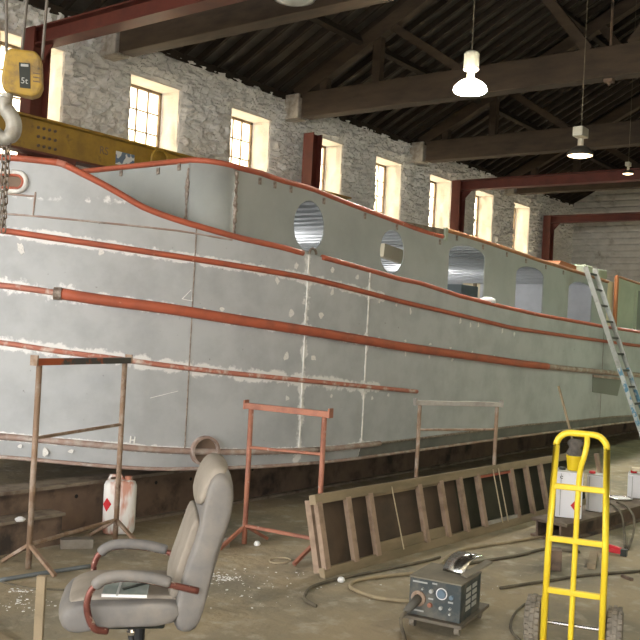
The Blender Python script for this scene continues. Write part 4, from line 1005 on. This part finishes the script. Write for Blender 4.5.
tb(MB().box((0, -.11, .01), (.34, .22, .008)), 'toe_plate', M_YEL)

# ================================================================= STEEL BEAM WITH TINS
BZ = .16
e0 = on_floor(566, 543.5); e1 = on_floor(640, 522)
ba = (e1 - e0).normalized(); bn = Vector((-ba.y, ba.x, 0)); BW = .34; bl = 5.5
t = thing('floor_beam', 'heavy rusty steel beam lying on the floor behind the sack truck', 'beam', tuple(e0))
c = lambda u, w, z: e0 + ba * u + bn * w + Vector((0, 0, z))
MB().bar(c(0, BW / 2, BZ - .012), c(bl, BW / 2, BZ - .012), BW, .024).build('flange', mat('brown_flange', (.19, .15, .105), .75, .1, col2=(.12, .09, .07), scale=5), t)
MB().bar(c(0, .06, BZ / 2), c(bl, .06, BZ / 2), .02, BZ - .024).build('web', M_RUSTY, t); MB().bar(c(0, BW - .06, BZ / 2), c(bl, BW - .06, BZ / 2), .02, BZ - .024).build('web', M_RUSTY, t)
MB().bar(c(0, BW / 2, .01), c(bl, BW / 2, .01), BW, .02).build('flange', M_RUSTY, t)
def tin(px, py, w, d, h, lab, dia, rz=0., name='paint_tin'):
    p = on_floor(px, py, BZ + .001)
    t = thing(name, lab, 'tin', tuple(p), HEAD - R(90) - math.atan((px - 320) / FPX) + rz, 'white square tins on the floor beam')
    MB().box((0, d / 2, h / 2), (w, d, h)).build('can_body', M_TIN, t, world=False, bev=.008)
    MB().box((0, d / 2, h + .003), (w - .01, d - .01, .012)).build('rim', M_DIAL, t, world=False, bev=.004)
    MB().lathe((-w * .3, d * .45, h + .005), (0, 0, 1), [(.03, 0), (.03, .022), (.025, .026)], 12).build('spout_cap', M_REDDIA if not dia else M_DKPLATE, t, world=False)
    MB().box((-w * .33, -.001, h / 2), (.006, .004, h - .03)).build('seam', M_DIAL, t, world=False)
    if dia:
        MB().prism([(w * .27, -.003, h * .42), (w * .27 + .045, -.003, h * .42 - .055), (w * .27, -.003, h * .42 - .11), (w * .27 - .045, -.003, h * .42 - .055)], (0, .003, 0)).build('hazard_diamond', M_REDDIA, t, world=False)
        MB().tube([(-.05 + -.02 + .011 * math.cos(a), -.002, h * .88 + .011 * math.sin(a)) for a in np.linspace(.4, 5.6, 9)], .003, 5).build('printed_mark', M_DKPLATE, t, world=False)
    return t
tA = tin(568, 518, .225, .2, .40, 'white square tin with red diamond below the yellow tub', True)
tin(593.5, 511.5, .15, .16, .33, 'narrower white tin just right of the red diamond tin', False, R(-14))
tC = tin(641, 499, .27, .22, .235, 'white square tin topped with scraps at the right edge', False)
pA = Vector(tA.location); rA = tA.rotation_euler.z
ofs = Matrix.Rotation(rA, 3, 'Z')
bz = pA + ofs @ Vector((.03, .1, .411))
t = thing('yellow_tub', 'yellow plastic tub standing on the white tin', 'tub', tuple(bz))
MB().lathe(bz, (0, 0, 1), [(.056, 0), (.068, .11), (.071, .11), (.071, .13), (.063, .13), (.052, .01), (.004, .01)], 20).build('tub_body', M_TUB, t, smooth=False)
t = thing('rag_mop', 'grey rag bundle on a thin wooden stick stuck in the yellow tub', 'mop', tuple(bz + Vector((0, 0, .02))))
MB().lathe(bz + Vector((0, 0, .012)), (.05, 0, 1), [(.03, 0), (.05, .11), (.072, .14), (.06, .17), (.05, .19), (.068, .215), (.066, .24), (.04, .262)], 14).build('rag', M_GREYRAG, t, smooth=True)
s0 = bz + Vector((0, 0, .2)); s1 = at_depth(558.5, 386, (s0 - EYEP).dot(FW) + .1)
MB().tube([s0, s1], .011, 6).build('stick', M_WOOD, t)
p = on_floor(620, 499, BZ + .001)
t = thing('ring_lid', 'silver paint tin lid lying on the floor beam', 'lid', tuple(p))
MB().lathe(p, (0, 0, 1), [(.115, 0), (.125, .012), (.115, .02), (.1, .008), (.004, .008)], 28).build('lid_disc', M_SHINY, t, smooth=True)
MB().lathe(p, (0, 0, 1), [(.1, .009), (.1, .012), (.004, .012)], 28).build('paint_film', M_WHITE, t)
pc = Vector(tC.location); oc = Matrix.Rotation(tC.rotation_euler.z, 3, 'Z')
o = MB().bar(pc + oc @ Vector((-.1, .08, .285)), pc + oc @ Vector((.1, .1, .285)), .1, .03).build('wood_scrap', M_CREAM); tag(o, 'cream wood scrap lying on the right-edge tin', 'scrap')
o = MB().lathe(pc + oc @ Vector((.05, .1, .302)), (0, 0, 1), [(.05, 0), (.06, .02), (.05, .05), (.02, .06)], 12).build('dark_cup', M_BLACK); tag(o, 'small dark cup upside down on the wood scrap', 'cup')
# cables over the beam and a red clamp
for k, pts in enumerate(([(606, 503, BZ + .02), (613, 505, BZ + .02), (621, 513, BZ + .01), (624, 528, .06), (625, 548, .015)], [(617, 502, BZ + .02), (627, 507, BZ + .02), (634, 518, BZ + .01), (633, 535, .06), (628, 549, .015)])):
    q = [on_floor(a, b, z) for a, b, z in pts]; o = MB().tube([tuple(p) for p in catmull(q, 6)], .011, 6).build('clamp_cable', M_HOSED, smooth=True); tag(o, 'grey cable looping over the floor beam, ' + ('left' if k == 0 else 'right') + ' of two', 'cable')
p0 = on_floor(604, 549, .03); p1 = on_floor(621, 552, .03)
t = thing('red_clamp', 'red-handled clamp on the floor in front of the beam', 'clamp', tuple(on_floor(612, 552)))
MB().bar(p0, p1, .03, .03).build('handle', M_REDDIA, t); MB().bar(p0 + Vector((.05, .02, .03)), p1 + Vector((0, 0, .02)), .025, .025).build('handle', M_REDDIA, t)
MB().bar(p1, p1 + (p1 - p0) * .35, .045, .055).build('jaw', M_DKPLATE, t)

# ================================================================= WELDER
BLp = on_floor(413, 627); BRp = on_floor(459, 637.5)
wa = (LV_R * .88 - LV_F * .47).normalized(); wb = Vector((-wa.y, wa.x, 0))
WO = BRp
t = thing('welding_machine', 'dusty blue-grey welding machine on a wheeled skid', 'welder', tuple(WO))
Wd, Wl, Wh, wz = .315, .36, .215, .075
q = lambda u, v, z: WO - wa * u + wb * v + Vector((0, 0, z))
MB().add([q(0, 0, wz), q(Wd, 0, wz), q(Wd, Wl, wz), q(0, Wl, wz), q(0, 0, wz + Wh), q(Wd, 0, wz + Wh), q(Wd, Wl, wz + Wh), q(0, Wl, wz + Wh)], [(0, 3, 2, 1), (4, 5, 6, 7), (0, 1, 5, 4), (1, 2, 6, 5), (2, 3, 7, 6), (3, 0, 4, 7)]).build('case', M_WELDER, t, bev=.006)
MB().prism([q(-.004, -.004, wz + Wh), q(Wd + .004, -.004, wz + Wh), q(Wd + .004, Wl, wz + Wh), q(-.004, Wl, wz + Wh)], (0, 0, .008)).build('lid', M_WELDTOP, t)
MB().prism([q(-.02, -.03, wz - .02), q(Wd + .03, -.03, wz - .02), q(Wd + .03, Wl + .13, wz - .02), q(-.02, Wl + .13, wz - .02)], (0, 0, .018)).build('skid', mat('skid_brown', (.15, .13, .10), .7), t)
for u in (.02, Wd - .02):
    for v in (.03, Wl + .05): MB().lathe(q(u + .015, v, .029), wa * -1, [(.028, -.03), (.028, 0)], 14).build('wheel', M_TYRE, t)
nf_ = -wb
def dial(u, z, r, m, ring=None):
    if ring: MB().lathe(q(u, -.001, wz + z), nf_, [(r * 1.25, 0), (r * 1.25, .004), (r * 1.05, .004), (r * 1.05, 0)], 20, caps=False).build('dial_ring', ring, t)
    return MB().lathe(q(u, 0, wz + z), nf_, [(r, 0), (r * .9, .016)], 18).build('dial', m, t)
dial(.115, .15, .027, M_DIALB, M_WHITE); dial(.178, .155, .012, M_DIAL); dial(.055, .14, .013, M_DIALB); dial(.182, .075, .014, M_STANDR); dial(.115, .07, .011, M_DIAL); dial(.06, .075, .007, M_DIAL); dial(.06, .045, .007, M_DIAL); dial(.23, .16, .006, M_DIAL)
for u, z, w in ((.25, .195, .09), (.16, .2, .03), (.26, .03, .08), (.18, .11, .03), (.06, .11, .03)): MB().bar(q(u - w / 2, -.001, wz + z), q(u + w / 2, -.001, wz + z), .002, .009).build('printed_line', M_DIAL, t)
for k in range(2):
    for j in range(4): MB().bar(q(-.001, .09 + k * .11, wz + .06 + .037 * j), q(-.001, .17 + k * .11, wz + .06 + .037 * j), .003, .024).build('vent_slot', M_DIAL, t)
# plug and lead
s0 = q(.255, 0, wz + .10)
MB().lathe(s0, nf_, [(.045, 0), (.045, .01), (.035, .012)], 16).build('socket', M_STANDB, t)
s1 = s0 + nf_ * .11 - wa * .03 + Vector((0, 0, -.055))
MB().tube([s0, s0 + (s1 - s0) * .5, s1], [.028, .026, .02], 10).build('plug', mat('plug_grey', (.12, .115, .10), .7), t, smooth=True)
lead = [s1, on_floor(401, 619, .06), on_floor(402, 628, .02), on_floor(405, 640, .012), on_floor(408, 665, .012), on_floor(400, 700, .012)]
o = MB().tube([tuple(p) for p in catmull(lead, 6)], .011, 7).build('lead', M_HOSED, t, smooth=True)
# curved shiny sheet on the lid
cs = q(.09, .27, wz + Wh + .012); t = thing('curved_sheet', 'shiny curved metal sheet on a plate on top of the welder', 'sheet metal', tuple(cs))
K = 12; vs = []; e1 = q(.19, .20, wz + Wh + .012); ca = wa * .92 - wb * .38; cb_ = Vector((-ca.y, ca.x, 0))
for k in range(K + 1):
    a = R(8) + R(95) * k / K; off = cb_ * (.15 * (1 - math.cos(a)) * .95 + .0) + Vector((0, 0, .115 * math.sin(a) - .014))
    vs += [e1 + off, e1 + off + ca * .15 + cb_ * .02]
o = MB().add(vs, [(2 * k, 2 * k + 1, 2 * k + 3, 2 * k + 2) for k in range(K)]).build('curved_plate', M_SHINY, t, smooth=True); so = o.modifiers.new('plate', 'SOLIDIFY'); so.thickness = .004
MB().bar(e1 + ca * .17 + Vector((0, 0, .012)), e1 + ca * .19 + cb_ * .2 + Vector((0, 0, .075)), .05, .012).build('base_plate', M_WELDTOP, t)

# ================================================================= FLOOR CLUTTER
def cable(pix, r, m, lab, name='cable', cat='cable'):
    pts = [on_floor(px, py, r) for px, py in pix]
    o = MB().tube([tuple(p) for p in catmull(pts, 6)], r, 7).build(name, m, smooth=True); return tag(o, lab, cat)
cable([(412, 601), (395, 600), (375, 597), (357, 591), (350, 586), (357, 580.5), (385, 576), (420, 572.5), (436, 568), (447, 557), (461, 550), (485, 545.5), (510, 542), (545, 536)], .013, M_HOSE, 'pale yellowed hose looping left from the welding machine', 'hose', 'hose')
cable([(316, 606), (306, 600), (305, 595), (312, 587), (333, 580), (365, 573.5), (395, 567.5), (425, 561), (440, 557)], .011, M_HOSED, 'dark cable along the foot of the wooden frame', 'cable')
cable([(500, 588), (546, 581), (588, 575), (640, 571)], .011, M_HOSED, 'dark cable crossing the floor behind the sack truck', 'cable')
cable([(456, 566), (472, 563), (490, 560), (520, 555), (546, 549), (580, 552)], .012, M_HOSED, 'thick dark cable between the wooden frame and welder', 'cable')
cable([(520, 640), (512, 632), (511, 622), (516, 612), (525, 604)], .008, M_HOSED, 'thin dark cable curled beside the left tyre', 'cable')
cable([(0, 580), (40, 573.5), (90, 566)], .014, mat('blue_grey_pipe', (.17, .19, .20), .6, .2), 'blue-grey pipe lying along the floor at the left', 'pipe', 'pipe')
cable([(2, 582), (30, 588), (66, 590)], .006, M_HOSED, 'thin brown wire on the floor left of the chair', 'wire', 'wire')
for pa_, pb_, lab in (((60, 548), (93, 547.5), 'grey timber offcut on the floor by the left stand foot'), ((186, 546.5), (229, 546), 'grey timber offcut on the floor behind the chair back')):
  a = on_floor(*pa_); b = on_floor(*pb_)
  o = MB().bar(a + Vector((0, 0, .035)), b + Vector((0, 0, .035)), .09, .07).build('timber_plank', mat('grey_plank', (.26, .235, .195), .8, 0, col2=(.16, .14, .115), scale=4), bev=.004); tag(o, lab, 'plank')
a = on_floor(-12, 629); a2 = on_floor(6, 644)
dd_ = (a2 - a).normalized(); pp_ = Vector((-dd_.y, dd_.x, 0)) * -.07
o = MB().bar(a - dd_ * .4 + pp_ + Vector((0, 0, .02)), a2 + dd_ * .5 + pp_ + Vector((0, 0, .02)), .14, .04).build('timber_plank', M_WOOD, bev=.004); tag(o, 'brown board lying in the bottom left corner', 'plank')
p = on_floor(37, 664)
o = MB(); w_ = LV_R * .021
pa = Vector((p.x, p.y, 0)); ztop = EYE - (575 - 316) * (pa - EYEP).dot(LV_F) / FPX
o.bar(pa, pa + Vector((0, 0, ztop)), .042, .03, LV_F); o.build('post_tmp', M_WOOD).name = 'timber_stake'
tag(bpy.data.objects['timber_stake'], 'upright pale timber stake in the lower left corner', 'stake')
# jerrycan
p = on_floor(118, 536); ja = HEAD - R(90) + R(13)
t = thing('jerrycan', 'white plastic jerrycan streaked with red paint by the keel girder', 'jerrycan', tuple(p), ja)
MB().box((0, .07, .215), (.255, .14, .43)).build('can_body', M_CAN, t, world=False, bev=.045, smooth=True)
MB().lathe((.06, .1, .425), (0, 0, 1), [(.03, 0), (.03, .03), (.02, .035)], 12).build('cap', M_STANDR, t, world=False)
MB().tube([(-.09, .1, .42), (-.08, .1, .455), (.0, .1, .46), (.02, .1, .42)], .014, 8).build('handle', M_CAN, t, world=False, smooth=True)
MB().prism([(-.10, -.003, .30), (-.065, -.003, .25), (-.10, -.003, .19), (-.128, -.003, .25)], (0, .004, 0)).build('hazard_diamond', M_REDDIA, t, world=False)
# rusty block and offcuts behind the sack truck
p = on_floor(559, 570); o = MB().box(p + Vector((0, .05, .075)), (.13, .12, .15), Matrix.Rotation(R(25), 3, 'Z')).build('rusty_block', M_RUSTY, bev=.006); tag(o, 'rusty steel block on the floor behind the sack truck', 'block')
p = on_floor(591, 569); o = MB().bar(p + Vector((0, 0, .02)), on_floor(594, 556) + Vector((0, 0, .02)), .06, .04).build('wood_offcut', M_WOOD); tag(o, 'short wood offcut seen through the sack truck frame', 'offcut')
p = on_floor(622, 577); o = MB().bar(p + Vector((0, 0, .01)), on_floor(632, 581) + Vector((0, 0, .01)), .025, .02).build('rust_bar', M_RUSTY); tag(o, 'small rusty bar on the floor right of the sack truck', 'bar')
p = on_floor(13, 519, .0)
o = MB().lathe(on_floor(20, 521, .24), (0, 0, 1), [(.03, 0), (.04, .015), (.015, .03)], 8).build('white_rag', M_WHITE); tag(o, 'scrap of white paper on the steel channel', 'paper')
p = on_floor(50, 541); o = MB().bar(p + Vector((0, 0, .0)), p + Vector((0, 0, .05)), .05, .04).build('small_block', M_STANDG); tag(o, 'tiny grey block beside the left stand tie bar', 'block')
# white chips and paint flecks: nobody could count them
ch = MB()
def chip(p, s):
    a = random.random() * 6.28; ch.prism([(p.x + s * math.cos(a + k * 1.6) * random.uniform(.6, 1.2), p.y + s * math.sin(a + k * 1.6) * random.uniform(.6, 1.2), .001) for k in range(4)], (0, 0, s * .25))
for cx_, cy_, sx, sy, n in ((222, 577, 28, 8, 70), (25, 603, 30, 10, 60), (280, 580, 50, 14, 40), (20, 591, 10, 2, 40), (225, 579, 12, 3, 60), (230, 600, 60, 20, 30), (430, 590, 90, 25, 25), (150, 655, 60, 6, 10)):
    for k in range(n):
        chip(on_floor(cx_ + random.gauss(0, sx / 2), min(660, cy_ + random.gauss(0, sy / 2))), random.choice((.003, .004, .006, .010)))
o = ch.build('paint_flecks', M_CHALK); tag(o, 'white paint flecks and chips scattered on the floor', 'paint flecks', kind='stuff')
for px, py, lab in ((257, 545.5, 'white lump of filler beside the middle stand foot'), (341, 582, 'white lump of filler at the corner of the wooden frame')):
    p = on_floor(px, py); o = MB().lathe(p, (0, 0, 1), [(.02, 0), (.028, .012), (.02, .03), (.006, .036)], 7).build('filler_lump', M_CHALK); tag(o, lab, 'lump')
p = on_floor(280, 561); o = MB().tube([(p.x + .09 * math.cos(a), p.y + .07 * math.sin(a), .005) for a in np.linspace(0, 6.28, 20)[:-1]], .005, 5, closed=True).build('wire_ring', M_STRING); tag(o, 'thin pale wire ring lying on the floor', 'ring')
